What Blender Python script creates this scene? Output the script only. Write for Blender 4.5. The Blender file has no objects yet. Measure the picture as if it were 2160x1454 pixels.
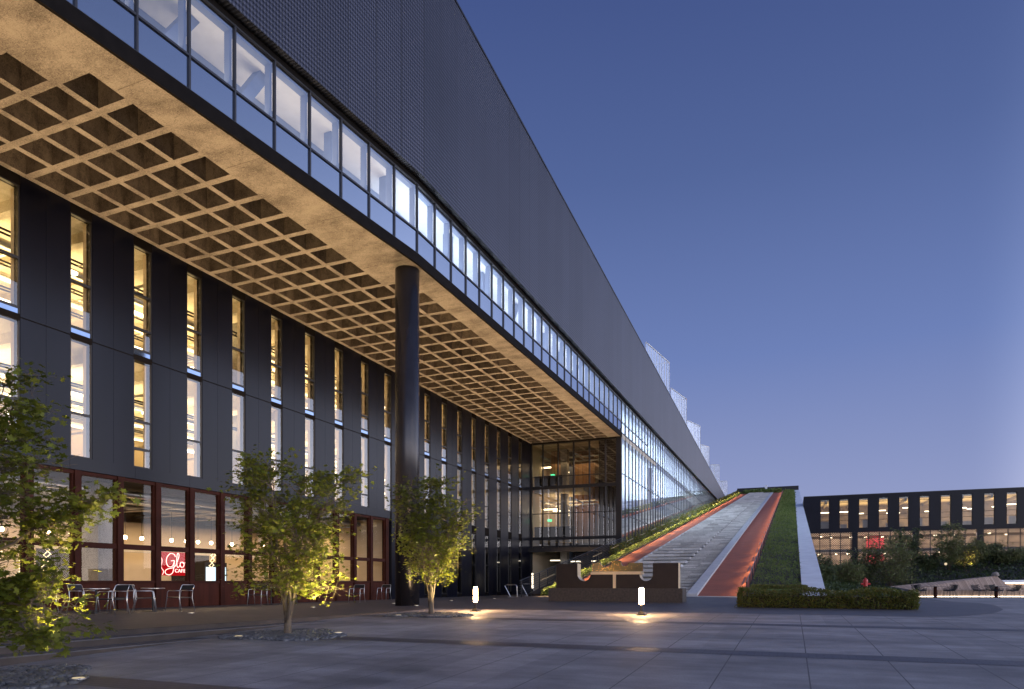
import bpy, math, random
import numpy as np
from mathutils import Vector, Matrix
R = random.Random(7)
rad = math.radians
SC = bpy.context.scene
COL = SC.collection
EYE = 1.4

# ------------------------------------------------------------------ helpers
class MB:
    def __init__(s): s.v = []; s.f = []
    def face(s, *p):
        n = len(s.v); s.v.extend([tuple(q) for q in p]); s.f.append(tuple(range(n, n+len(p))))
    def box(s, x0, x1, y0, y1, z0, z1):
        s.hexa([(x0,y0,z0),(x1,y0,z0),(x1,y1,z0),(x0,y1,z0)], [(x0,y0,z1),(x1,y0,z1),(x1,y1,z1),(x0,y1,z1)])
    def hexa(s, b, t):
        n = len(s.v); k = len(b); s.v.extend([tuple(q) for q in b]+[tuple(q) for q in t])
        s.f.append(tuple(range(n+k-1, n-1, -1))); s.f.append(tuple(range(n+k, n+2*k)))
        for i in range(k):
            j = (i+1) % k; s.f.append((n+i, n+j, n+k+j, n+k+i))
    def tube(s, pts, r, seg=8, r1=None, cap=True):
        pts = [Vector(p) for p in pts]; m = len(pts); n0 = len(s.v)
        up = None
        for i, p in enumerate(pts):
            t = (pts[min(i+1, m-1)]-pts[max(i-1, 0)])
            t = t.normalized() if t.length > 1e-9 else Vector((0,0,1))
            if up is None:
                up = Vector((0,0,1)) if abs(t.z) < .9 else Vector((1,0,0))
            a = t.cross(up)
            if a.length < 1e-6: a = t.cross(Vector((1,0,.3)))
            a.normalize(); b = a.cross(t); up = b
            rr = r if r1 is None else r+(r1-r)*i/max(1, m-1)
            for k in range(seg):
                w = 2*math.pi*k/seg; s.v.append(tuple(p+a*math.cos(w)*rr+b*math.sin(w)*rr))
        for i in range(m-1):
            for k in range(seg):
                l = (k+1) % seg; o = n0+i*seg
                s.f.append((o+k, o+l, o+seg+l, o+seg+k))
        if cap:
            s.f.append(tuple(n0+k for k in range(seg-1, -1, -1))); s.f.append(tuple(n0+(m-1)*seg+k for k in range(seg)))
    def lathe(s, prof, c=(0,0,0), seg=24):
        n0 = len(s.v); m = len(prof)
        for r, z in prof:
            for k in range(seg):
                w = 2*math.pi*k/seg; s.v.append((c[0]+r*math.cos(w), c[1]+r*math.sin(w), c[2]+z))
        for i in range(m-1):
            for k in range(seg):
                l = (k+1) % seg; o = n0+i*seg; s.f.append((o+k, o+l, o+seg+l, o+seg+k))
        s.f.append(tuple(n0+k for k in range(seg-1, -1, -1))); s.f.append(tuple(n0+(m-1)*seg+k for k in range(seg)))
    def build(s, name, mt, parent=None, smooth=False):
        me = bpy.data.meshes.new(name); me.from_pydata(s.v, [], s.f); me.update()
        if smooth: me.shade_smooth()
        return link(name, me, mt, parent)

def link(name, me, mt, parent=None):
    if mt and not me.materials: me.materials.append(mt)
    o = bpy.data.objects.new(name, me); COL.objects.link(o)
    if parent: o.parent = parent; o.matrix_parent_inverse = base_inv(parent)
    return o
def wmat(o):
    return o.matrix_basis.copy() if o.parent is None else wmat(o.parent) @ o.matrix_parent_inverse @ o.matrix_basis
def base_inv(p): return wmat(p).inverted()
def thing(name, label, cat, loc=(0,0,0), rz=0, group=None):
    o = bpy.data.objects.new(name, None); COL.objects.link(o); o.location = loc; o.rotation_euler = (0,0,rz)
    o.empty_display_size = .2
    return tag(o, label, cat, group)
def tag(o, label=None, cat=None, group=None, kind=None):
    if label: o['label'] = label
    if cat: o['category'] = cat
    if group: o['group'] = group
    if kind: o['kind'] = kind
    return o
def copy_tree(o, parent=None):
    c = o.copy(); COL.objects.link(c)
    if parent: c.parent = parent
    for ch in list(o.children): copy_tree(ch, c)
    return c
def leafmesh(name, P, A, Bv, shape, mt, parent=None):
    # P centres (n,3); A,Bv in-plane axes scaled; shape list of (a,b)
    n = len(P); k = len(shape); S = np.array(shape)
    V = P[:,None,:]+A[:,None,:]*S[None,:,0:1]+Bv[:,None,:]*S[None,:,1:2]
    V = V.reshape(-1,3)
    me = bpy.data.meshes.new(name)
    me.vertices.add(n*k); me.vertices.foreach_set('co', V.astype(np.float32).ravel())
    me.loops.add(n*k); me.loops.foreach_set('vertex_index', np.arange(n*k, dtype=np.int32))
    me.polygons.add(n); me.polygons.foreach_set('loop_start', np.arange(0, n*k, k, dtype=np.int32))
    me.update(calc_edges=True); me.validate()
    return link(name, me, mt, parent)
def leaf_axes(n, size, rng, flat=.6, jit=.35):
    d = rng.normal(size=(n,3)); d[:,2] *= .6; d /= np.linalg.norm(d,axis=1)[:,None]
    u = rng.normal(size=(n,3)); u[:,2] += flat*3; u /= np.linalg.norm(u,axis=1)[:,None]
    b = np.cross(u,d); b /= np.linalg.norm(b,axis=1)[:,None]; a = np.cross(b,u)
    s = size*(1+jit*rng.uniform(-1,1,size=n))[:,None]
    return a*s, b*s
MAPLE = [(0,-.55),(.18,-.2),(.62,-.22),(.42,.05),(.6,.42),(.2,.25),(0,.75),(-.2,.25),(-.6,.42),(-.42,.05),(-.62,-.22),(-.18,-.2)]
OVAL = [(0,-.5),(.28,-.1),(.2,.3),(0,.55),(-.2,.3),(-.28,-.1)]
BLADE = [(-.12,0),(.12,0),(.05,.8),(-.05,.8)]
NEEDLE = [(0,-.5),(.2,0),(0,.6),(-.2,0)]

# ------------------------------------------------------------------ materials
def nmat(name):
    m = bpy.data.materials.new(name); m.use_nodes = True; nt = m.node_tree
    for n in list(nt.nodes): nt.nodes.remove(n)
    return m, nt, nt.nodes.new('ShaderNodeOutputMaterial')
def N(nt, t, **kw):
    n = nt.nodes.new('ShaderNode'+t)
    for k, v in kw.items():
        if k in n.inputs: n.inputs[k].default_value = v
        else: setattr(n, k, v)
    return n
def rgba(c): return (c[0], c[1], c[2], 1)
def mat(name, col, rough=.6, metal=0, var=.15, vscale=3, bump=0, bscale=40, stretch=(1,1,1), col2=None, spec=.5, detail=6):
    m, nt, out = nmat(name); L = nt.links.new
    p = N(nt, 'BsdfPrincipled'); p.inputs['Roughness'].default_value = rough; p.inputs['Metallic'].default_value = metal
    p.inputs['Specular IOR Level'].default_value = spec
    tc = N(nt, 'TexCoord'); mp = N(nt, 'Mapping'); mp.inputs['Scale'].default_value = stretch
    L(tc.outputs['Object'], mp.inputs['Vector'])
    nz = N(nt, 'TexNoise'); nz.inputs['Scale'].default_value = vscale; nz.inputs['Detail'].default_value = detail
    L(mp.outputs[0], nz.inputs['Vector'])
    cr = N(nt, 'ValToRGB'); c2 = col2 or tuple(c*(1-var) for c in col)
    cr.color_ramp.elements[0].position = .3; cr.color_ramp.elements[1].position = .7
    cr.color_ramp.elements[0].color = rgba(c2); cr.color_ramp.elements[1].color = rgba(tuple(min(1,c*(1+var)) for c in col) if not col2 else col)
    L(nz.outputs['Fac'], cr.inputs[0]); L(cr.outputs[0], p.inputs['Base Color'])
    if bump:
        n2 = N(nt, 'TexNoise'); n2.inputs['Scale'].default_value = bscale; n2.inputs['Detail'].default_value = 4
        L(mp.outputs[0], n2.inputs['Vector'])
        b = N(nt, 'Bump'); b.inputs['Strength'].default_value = bump; b.inputs['Distance'].default_value = .02
        L(n2.outputs['Fac'], b.inputs['Height']); L(b.outputs[0], p.inputs['Normal'])
    L(p.outputs[0], out.inputs[0]); m['p'] = 0
    return m
def emit(name, col, s):
    m, nt, out = nmat(name); e = N(nt, 'Emission'); e.inputs[0].default_value = rgba(col); e.inputs[1].default_value = s
    nt.links.new(e.outputs[0], out.inputs[0]); return m
def glass(name, base=.06, tint=(.85,.9,.92), power=4.5, rough=0.0, refl=(1,1,1), wav=0.0):
    m, nt, out = nmat(name); L = nt.links.new
    tr = N(nt, 'BsdfTransparent'); tr.inputs[0].default_value = rgba(tint)
    gl = N(nt, 'BsdfAnisotropic'); gl.inputs[0].default_value = rgba(refl); gl.inputs['Roughness'].default_value = rough
    lw = N(nt, 'LayerWeight'); lw.inputs[0].default_value = .5
    pw = N(nt, 'Math', operation='POWER'); L(lw.outputs['Facing'], pw.inputs[0]); pw.inputs[1].default_value = power
    ma = N(nt, 'Math', operation='MULTIPLY_ADD'); L(pw.outputs[0], ma.inputs[0]); ma.inputs[1].default_value = 1-base; ma.inputs[2].default_value = base
    if wav:
        tc = N(nt, 'TexCoord'); nz = N(nt, 'TexNoise'); nz.inputs['Scale'].default_value = .7; nz.inputs['Detail'].default_value = 1
        L(tc.outputs['Object'], nz.inputs['Vector'])
        b = N(nt, 'Bump'); b.inputs['Strength'].default_value = wav; b.inputs['Distance'].default_value = .02
        L(nz.outputs['Fac'], b.inputs['Height']); L(b.outputs[0], gl.inputs['Normal'])
    mx = N(nt, 'MixShader'); L(ma.outputs[0], mx.inputs[0]); L(tr.outputs[0], mx.inputs[1]); L(gl.outputs[0], mx.inputs[2])
    L(mx.outputs[0], out.inputs[0]); return m
def leafmat(name, cols, rough=.5, trans=.35):
    m, nt, out = nmat(name); L = nt.links.new
    g = N(nt, 'NewGeometry'); cr = N(nt, 'ValToRGB'); L(g.outputs['Random Per Island'], cr.inputs[0])
    e = cr.color_ramp.elements; e[0].color = rgba(cols[0]); e[1].color = rgba(cols[-1])
    for i, c in enumerate(cols[1:-1]): x = e.new((i+1)/(len(cols)-1)); x.color = rgba(c)
    d = N(nt, 'BsdfPrincipled'); d.inputs['Roughness'].default_value = rough; d.inputs['Specular IOR Level'].default_value = .25
    L(cr.outputs[0], d.inputs['Base Color'])
    t = N(nt, 'BsdfTranslucent'); L(cr.outputs[0], t.inputs[0])
    mx = N(nt, 'MixShader'); mx.inputs[0].default_value = trans
    L(d.outputs[0], mx.inputs[1]); L(t.outputs[0], mx.inputs[2]); L(mx.outputs[0], out.inputs[0]); return m

def mat_plaza():
    m, nt, out = nmat('plaza concrete'); L = nt.links.new
    p = N(nt, 'BsdfPrincipled'); tc = N(nt, 'TexCoord')
    n1 = N(nt, 'TexNoise'); n1.inputs['Scale'].default_value = .35; n1.inputs['Detail'].default_value = 8; n1.inputs['Roughness'].default_value = .65
    mp = N(nt, 'Mapping'); mp.inputs['Scale'].default_value = (.7,2.6,1); mp.inputs['Rotation'].default_value = (0,0,rad(-22))
    L(tc.outputs['Object'], mp.inputs[0]); L(mp.outputs[0], n1.inputs['Vector'])
    n2 = N(nt, 'TexNoise'); n2.inputs['Scale'].default_value = 60; n2.inputs['Detail'].default_value = 3; L(tc.outputs['Object'], n2.inputs['Vector'])
    c1 = N(nt, 'ValToRGB'); c1.color_ramp.elements[0].position = .32; c1.color_ramp.elements[1].position = .68
    c1.color_ramp.elements[0].color = (.165,.154,.150,1); c1.color_ramp.elements[1].color = (.385,.357,.345,1); L(n1.outputs[0], c1.inputs[0])
    c2 = N(nt, 'ValToRGB'); c2.color_ramp.elements[0].position = .3; c2.color_ramp.elements[1].position = .75
    c2.color_ramp.elements[0].color = (.82,.82,.82,1); c2.color_ramp.elements[1].color = (1.15,1.15,1.15,1); L(n2.outputs[0], c2.inputs[0])
    mu = N(nt, 'Mix', data_type='RGBA', blend_type='MULTIPLY'); mu.inputs[0].default_value = 1
    L(c1.outputs[0], mu.inputs[6]); L(c2.outputs[0], mu.inputs[7])
    # saw-cut joints along the slab
    sx = N(nt, 'SeparateXYZ'); L(tc.outputs['Object'], sx.inputs[0])
    a = N(nt, 'Math', operation='ADD'); L(sx.outputs[0], a.inputs[0]); a.inputs[1].default_value = 107.0-.19+.535
    b = N(nt, 'Math', operation='MODULO'); L(a.outputs[0], b.inputs[0]); b.inputs[1].default_value = 1.07
    c = N(nt, 'Math', operation='SUBTRACT'); L(b.outputs[0], c.inputs[0]); c.inputs[1].default_value = .535
    d = N(nt, 'Math', operation='ABSOLUTE'); L(c.outputs[0], d.inputs[0])
    e = N(nt, 'Math', operation='LESS_THAN'); L(d.outputs[0], e.inputs[0]); e.inputs[1].default_value = .008
    dv = N(nt, 'Math', operation='DIVIDE'); L(a.outputs[0], dv.inputs[0]); dv.inputs[1].default_value = 1.07
    fl = N(nt, 'Math', operation='FLOOR'); L(dv.outputs[0], fl.inputs[0]); yb = N(nt, 'Math', operation='MULTIPLY_ADD'); L(sx.outputs[1], yb.inputs[0]); yb.inputs[1].default_value = .1818; yb.inputs[2].default_value = 100-.06
    fy = N(nt, 'Math', operation='FLOOR'); L(yb.outputs[0], fy.inputs[0]); cb = N(nt, 'CombineXYZ'); L(fl.outputs[0], cb.inputs[0]); L(fy.outputs[0], cb.inputs[1])
    wn = N(nt, 'TexWhiteNoise', noise_dimensions='3D'); L(cb.outputs[0], wn.inputs['Vector']); wr = N(nt, 'MapRange'); wr.inputs[3].default_value = .9; wr.inputs[4].default_value = 1.1; L(wn.outputs[0], wr.inputs[0])
    n3 = N(nt, 'TexNoise'); n3.inputs['Scale'].default_value = 1.7; n3.inputs['Detail'].default_value = 6; L(tc.outputs['Object'], n3.inputs['Vector']); w3 = N(nt, 'MapRange'); w3.inputs[1].default_value = .3; w3.inputs[2].default_value = .7; w3.inputs[3].default_value = .78; w3.inputs[4].default_value = 1.14; L(n3.outputs[0], w3.inputs[0])
    wm = N(nt, 'Math', operation='MULTIPLY'); L(wr.outputs[0], wm.inputs[0]); L(w3.outputs[0], wm.inputs[1])
    mv = N(nt, 'Mix', data_type='RGBA', blend_type='MULTIPLY'); mv.inputs[0].default_value = 1; L(mu.outputs[2], mv.inputs[6]); L(wm.outputs[0], mv.inputs[7])
    mj = N(nt, 'Mix', data_type='RGBA'); L(e.outputs[0], mj.inputs[0]); L(mv.outputs[2], mj.inputs[6]); mj.inputs[7].default_value = (.10,.092,.09,1)
    L(mj.outputs[2], p.inputs['Base Color'])
    r = N(nt, 'MapRange'); r.inputs[3].default_value = .62; r.inputs[4].default_value = .85; L(n1.outputs[0], r.inputs[0]); L(r.outputs[0], p.inputs['Roughness'])
    bm = N(nt, 'Bump'); bm.inputs['Strength'].default_value = .25; bm.inputs['Distance'].default_value = .01; L(n2.outputs[0], bm.inputs['Height']); L(bm.outputs[0], p.inputs['Normal'])
    L(p.outputs[0], out.inputs[0]); return m
def mat_brick(name, c1, c2, mortar, sx=1, w=.6, h=.3, rough=.55, rot=0):
    m, nt, out = nmat(name); L = nt.links.new
    p = N(nt, 'BsdfPrincipled'); p.inputs['Roughness'].default_value = rough; tc = N(nt, 'TexCoord')
    mp = N(nt, 'Mapping'); mp.inputs['Rotation'].default_value = (0,0,rot); L(tc.outputs['Object'], mp.inputs[0])
    b = N(nt, 'TexBrick'); b.inputs['Scale'].default_value = sx; b.inputs['Color1'].default_value = rgba(c1); b.inputs['Color2'].default_value = rgba(c2)
    b.inputs['Mortar'].default_value = rgba(mortar); b.inputs['Mortar Size'].default_value = .008; b.inputs['Brick Width'].default_value = w; b.inputs['Row Height'].default_value = h
    L(mp.outputs[0], b.inputs['Vector'])
    nz = N(nt, 'TexNoise'); nz.inputs['Scale'].default_value = 2.2; nz.inputs['Detail'].default_value = 8; L(tc.outputs['Object'], nz.inputs['Vector'])
    c = N(nt, 'ValToRGB'); c.color_ramp.elements[0].color = (.6,.6,.6,1); c.color_ramp.elements[1].color = (1.3,1.3,1.3,1); L(nz.outputs[0], c.inputs[0])
    mu = N(nt, 'Mix', data_type='RGBA', blend_type='MULTIPLY'); mu.inputs[0].default_value = 1; L(b.outputs[0], mu.inputs[6]); L(c.outputs[0], mu.inputs[7])
    L(mu.outputs[2], p.inputs['Base Color']); L(p.outputs[0], out.inputs[0]); return m
def mat_concrete(name, c1, c2, sc=.8):
    m, nt, out = nmat(name); L = nt.links.new
    p = N(nt, 'BsdfPrincipled'); p.inputs['Roughness'].default_value = .75; tc = N(nt, 'TexCoord')
    n1 = N(nt, 'TexNoise'); n1.inputs['Scale'].default_value = sc; n1.inputs['Detail'].default_value = 10; n1.inputs['Roughness'].default_value = .6
    n2 = N(nt, 'TexNoise'); n2.inputs['Scale'].default_value = 13; n2.inputs['Detail'].default_value = 6; n2.inputs['Distortion'].default_value = 2.2
    mp = N(nt, 'Mapping'); mp.inputs['Scale'].default_value = (1,1.6,1)
    L(tc.outputs['Object'], mp.inputs[0]); L(mp.outputs[0], n1.inputs['Vector']); L(mp.outputs[0], n2.inputs['Vector'])
    ad = N(nt, 'Math', operation='MULTIPLY_ADD'); L(n2.outputs[0], ad.inputs[0]); ad.inputs[1].default_value = .62; 
    hf = N(nt, 'Math', operation='MULTIPLY'); L(n1.outputs[0], hf.inputs[0]); hf.inputs[1].default_value = .6; L(hf.outputs[0], ad.inputs[2])
    c = N(nt, 'ValToRGB'); c.color_ramp.elements[0].position = .46; c.color_ramp.elements[1].position = .72
    c.color_ramp.elements[0].color = rgba(c1); c.color_ramp.elements[1].color = rgba(c2); L(ad.outputs[0], c.inputs[0])
    L(c.outputs[0], p.inputs['Base Color'])
    b = N(nt, 'Bump'); b.inputs['Strength'].default_value = .35; b.inputs['Distance'].default_value = .015; L(n2.outputs[0], b.inputs['Height']); L(b.outputs[0], p.inputs['Normal'])
    L(p.outputs[0], out.inputs[0]); return m
def mat_stair():
    m = mat_concrete('stair concrete', (.37,.36,.34), (.60,.585,.56), .9); nt = m.node_tree; L = nt.links.new
    p = [n for n in nt.nodes if n.type == 'BSDF_PRINCIPLED'][0]; src = p.inputs['Base Color'].links[0].from_socket
    g = N(nt, 'NewGeometry'); r = N(nt, 'MapRange'); r.inputs[3].default_value = .72; r.inputs[4].default_value = 1.2; L(g.outputs['Random Per Island'], r.inputs[0])
    mx = N(nt, 'Mix', data_type='RGBA', blend_type='MULTIPLY'); mx.inputs[0].default_value = 1; L(src, mx.inputs[6]); L(r.outputs[0], mx.inputs[7]); L(mx.outputs[2], p.inputs['Base Color']); return m
def mat_mesh_screen():
    # expanded-metal sheet: rows of small scoops, sheet seams every 1.425 m
    m, nt, out = nmat('expanded metal'); L = nt.links.new
    p = N(nt, 'BsdfPrincipled'); p.inputs['Roughness'].default_value = .45; p.inputs['Metallic'].default_value = .55
    tc = N(nt, 'TexCoord'); s = N(nt, 'SeparateXYZ'); L(tc.outputs['Object'], s.inputs[0])
    def M(op, a, b=None):
        n = N(nt, 'Math', operation=op)
        for i, q in enumerate((a, b)):
            if q is None: continue
            if isinstance(q, (int, float)): n.inputs[i].default_value = q
            else: L(q, n.inputs[i])
        return n.outputs[0]
    y = M('MULTIPLY', s.outputs[1], 2*math.pi/.235); z = M('MULTIPLY', s.outputs[2], 2*math.pi/.30)
    w1 = M('SINE', M('ADD', y, z)); w2 = M('SINE', M('SUBTRACT', y, z)); dia = M('MULTIPLY', w1, w2)
    f = M('MULTIPLY_ADD', dia, .5); nt.nodes[-1]
    fm = M('ADD', M('MULTIPLY', dia, .5), .5)
    c = N(nt, 'ValToRGB'); c.color_ramp.elements[0].position = .2; c.color_ramp.elements[1].position = .8
    c.color_ramp.elements[0].color = (.012,.012,.017,1); c.color_ramp.elements[1].color = (.080,.083,.112,1); L(fm, c.inputs[0])
    t = M('ABSOLUTE', M('SUBTRACT', M('MODULO', M('ADD', s.outputs[1], 1425.0-23.1+.7125), 1.425), .7125))
    seam = M('LESS_THAN', t, .020)
    pn = N(nt, 'TexWhiteNoise', noise_dimensions='1D'); L(M('FLOOR', M('DIVIDE', M('ADD', s.outputs[1], 1425.0-23.1), 1.425)), pn.inputs['W']); pr_ = N(nt, 'MapRange'); pr_.inputs[3].default_value = .91; pr_.inputs[4].default_value = 1.09; L(pn.outputs[0], pr_.inputs[0])
    nz = N(nt, 'TexNoise'); nz.inputs['Scale'].default_value = .25; nz.inputs['Detail'].default_value = 3; L(tc.outputs['Object'], nz.inputs['Vector'])
    vr = N(nt, 'MapRange'); vr.inputs[3].default_value = .8; vr.inputs[4].default_value = 1.2; L(nz.outputs[0], vr.inputs[0])
    mv = N(nt, 'Mix', data_type='RGBA', blend_type='MULTIPLY'); mv.inputs[0].default_value = 1; L(c.outputs[0], mv.inputs[6]); L(M('MULTIPLY', vr.outputs[0], pr_.outputs[0]), mv.inputs[7])
    mj = N(nt, 'Mix', data_type='RGBA'); L(seam, mj.inputs[0]); L(mv.outputs[2], mj.inputs[6]); mj.inputs[7].default_value = (.03,.03,.036,1)
    L(mj.outputs[2], p.inputs['Base Color'])
    b = N(nt, 'Bump'); b.inputs['Strength'].default_value = .5; b.inputs['Distance'].default_value = .03; L(fm, b.inputs['Height']); L(b.outputs[0], p.inputs['Normal'])
    L(p.outputs[0], out.inputs[0]); return m
def mat_perforated():
    m, nt, out = nmat('perforated sheet'); L = nt.links.new
    tc = N(nt, 'TexCoord'); s = N(nt, 'SeparateXYZ'); L(tc.outputs['Object'], s.inputs[0])
    def M(op, a, b=None):
        n = N(nt, 'Math', operation=op)
        for i, q in enumerate((a, b)):
            if q is None: continue
            if isinstance(q, (int, float)): n.inputs[i].default_value = q
            else: L(q, n.inputs[i])
        return n.outputs[0]
    y = M('MULTIPLY', s.outputs[0], 2*math.pi/.30); z = M('MULTIPLY', s.outputs[2], 2*math.pi/.30)
    f = M('ADD', M('SINE', M('ADD', y, z)), M('SINE', M('SUBTRACT', y, z)))
    hole = M('GREATER_THAN', f, .1)
    d = N(nt, 'BsdfPrincipled'); d.inputs['Base Color'].default_value = (.05,.045,.045,1); d.inputs['Roughness'].default_value = .5
    t = N(nt, 'BsdfTransparent'); mx = N(nt, 'MixShader'); L(hole, mx.inputs[0]); L(d.outputs[0], mx.inputs[1]); L(t.outputs[0], mx.inputs[2])
    L(mx.outputs[0], out.inputs[0]); return m
def mat_planks(name, cols, w, axis=0, rough=.6):
    m, nt, out = nmat(name); L = nt.links.new
    p = N(nt, 'BsdfPrincipled'); p.inputs['Roughness'].default_value = rough; tc = N(nt, 'TexCoord'); s = N(nt, 'SeparateXYZ'); L(tc.outputs['Object'], s.inputs[0])
    d = N(nt, 'Math', operation='DIVIDE'); L(s.outputs[axis], d.inputs[0]); d.inputs[1].default_value = w
    fl = N(nt, 'Math', operation='FLOOR'); L(d.outputs[0], fl.inputs[0])
    wn = N(nt, 'TexWhiteNoise', noise_dimensions='1D'); L(fl.outputs[0], wn.inputs['W'])
    c = N(nt, 'ValToRGB'); e = c.color_ramp.elements; e[0].color = rgba(cols[0]); e[1].color = rgba(cols[-1])
    for i, q in enumerate(cols[1:-1]): x = e.new((i+1)/(len(cols)-1)); x.color = rgba(q)
    L(wn.outputs[0], c.inputs[0])
    fr = N(nt, 'Math', operation='FRACT'); L(d.outputs[0], fr.inputs[0])
    lt = N(nt, 'Math', operation='LESS_THAN'); L(fr.outputs[0], lt.inputs[0]); lt.inputs[1].default_value = .08
    mj = N(nt, 'Mix', data_type='RGBA'); L(lt.outputs[0], mj.inputs[0]); L(c.outputs[0], mj.inputs[6]); mj.inputs[7].default_value = (.03,.022,.018,1)
    nz = N(nt, 'TexNoise'); nz.inputs['Scale'].default_value = 6; L(tc.outputs['Object'], nz.inputs['Vector'])
    vr = N(nt, 'MapRange'); vr.inputs[3].default_value = .75; vr.inputs[4].default_value = 1.25; L(nz.outputs[0], vr.inputs[0])
    mv = N(nt, 'Mix', data_type='RGBA', blend_type='MULTIPLY'); mv.inputs[0].default_value = 1; L(mj.outputs[2], mv.inputs[6]); L(vr.outputs[0], mv.inputs[7])
    L(mv.outputs[2], p.inputs['Base Color']); L(p.outputs[0], out.inputs[0]); return m

def glowsheetmat():
    m, nt, out = nmat('shade cloth'); t = N(nt, 'BsdfTranslucent'); t.inputs[0].default_value = (.8,.84,.9,1); d = N(nt, 'BsdfDiffuse'); d.inputs[0].default_value = (.7,.74,.8,1)  # cloth of the added backlit sheet behind the tall glass
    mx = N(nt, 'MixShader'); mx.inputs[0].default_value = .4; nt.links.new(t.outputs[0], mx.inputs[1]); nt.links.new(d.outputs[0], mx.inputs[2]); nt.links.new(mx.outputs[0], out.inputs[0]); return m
def lampglass():
    m, nt, out = nmat('lamp glass'); e = N(nt, 'Emission'); e.inputs[0].default_value = (1,.60,.28,1); e.inputs[1].default_value = 190
    t = N(nt, 'BsdfTransparent'); mx = N(nt, 'MixShader'); mx.inputs[0].default_value = .5; nt.links.new(e.outputs[0], mx.inputs[1]); nt.links.new(t.outputs[0], mx.inputs[2]); nt.links.new(mx.outputs[0], out.inputs[0]); return m
def coated(name, dark, base, power, refl):
    m, nt, out = nmat(name); L = nt.links.new
    d = N(nt, 'BsdfDiffuse'); d.inputs[0].default_value = rgba(dark); gl = N(nt, 'BsdfAnisotropic'); gl.inputs[0].default_value = rgba(refl); gl.inputs['Roughness'].default_value = .04
    lw = N(nt, 'LayerWeight'); lw.inputs[0].default_value = .5; pw = N(nt, 'Math', operation='POWER'); L(lw.outputs['Facing'], pw.inputs[0]); pw.inputs[1].default_value = power
    ma = N(nt, 'Math', operation='MULTIPLY_ADD'); L(pw.outputs[0], ma.inputs[0]); ma.inputs[1].default_value = 1-base; ma.inputs[2].default_value = base
    mx = N(nt, 'MixShader'); L(ma.outputs[0], mx.inputs[0]); L(d.outputs[0], mx.inputs[1]); L(gl.outputs[0], mx.inputs[2]); L(mx.outputs[0], out.inputs[0]); return m
WARM = (1,.66,.33)
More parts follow.
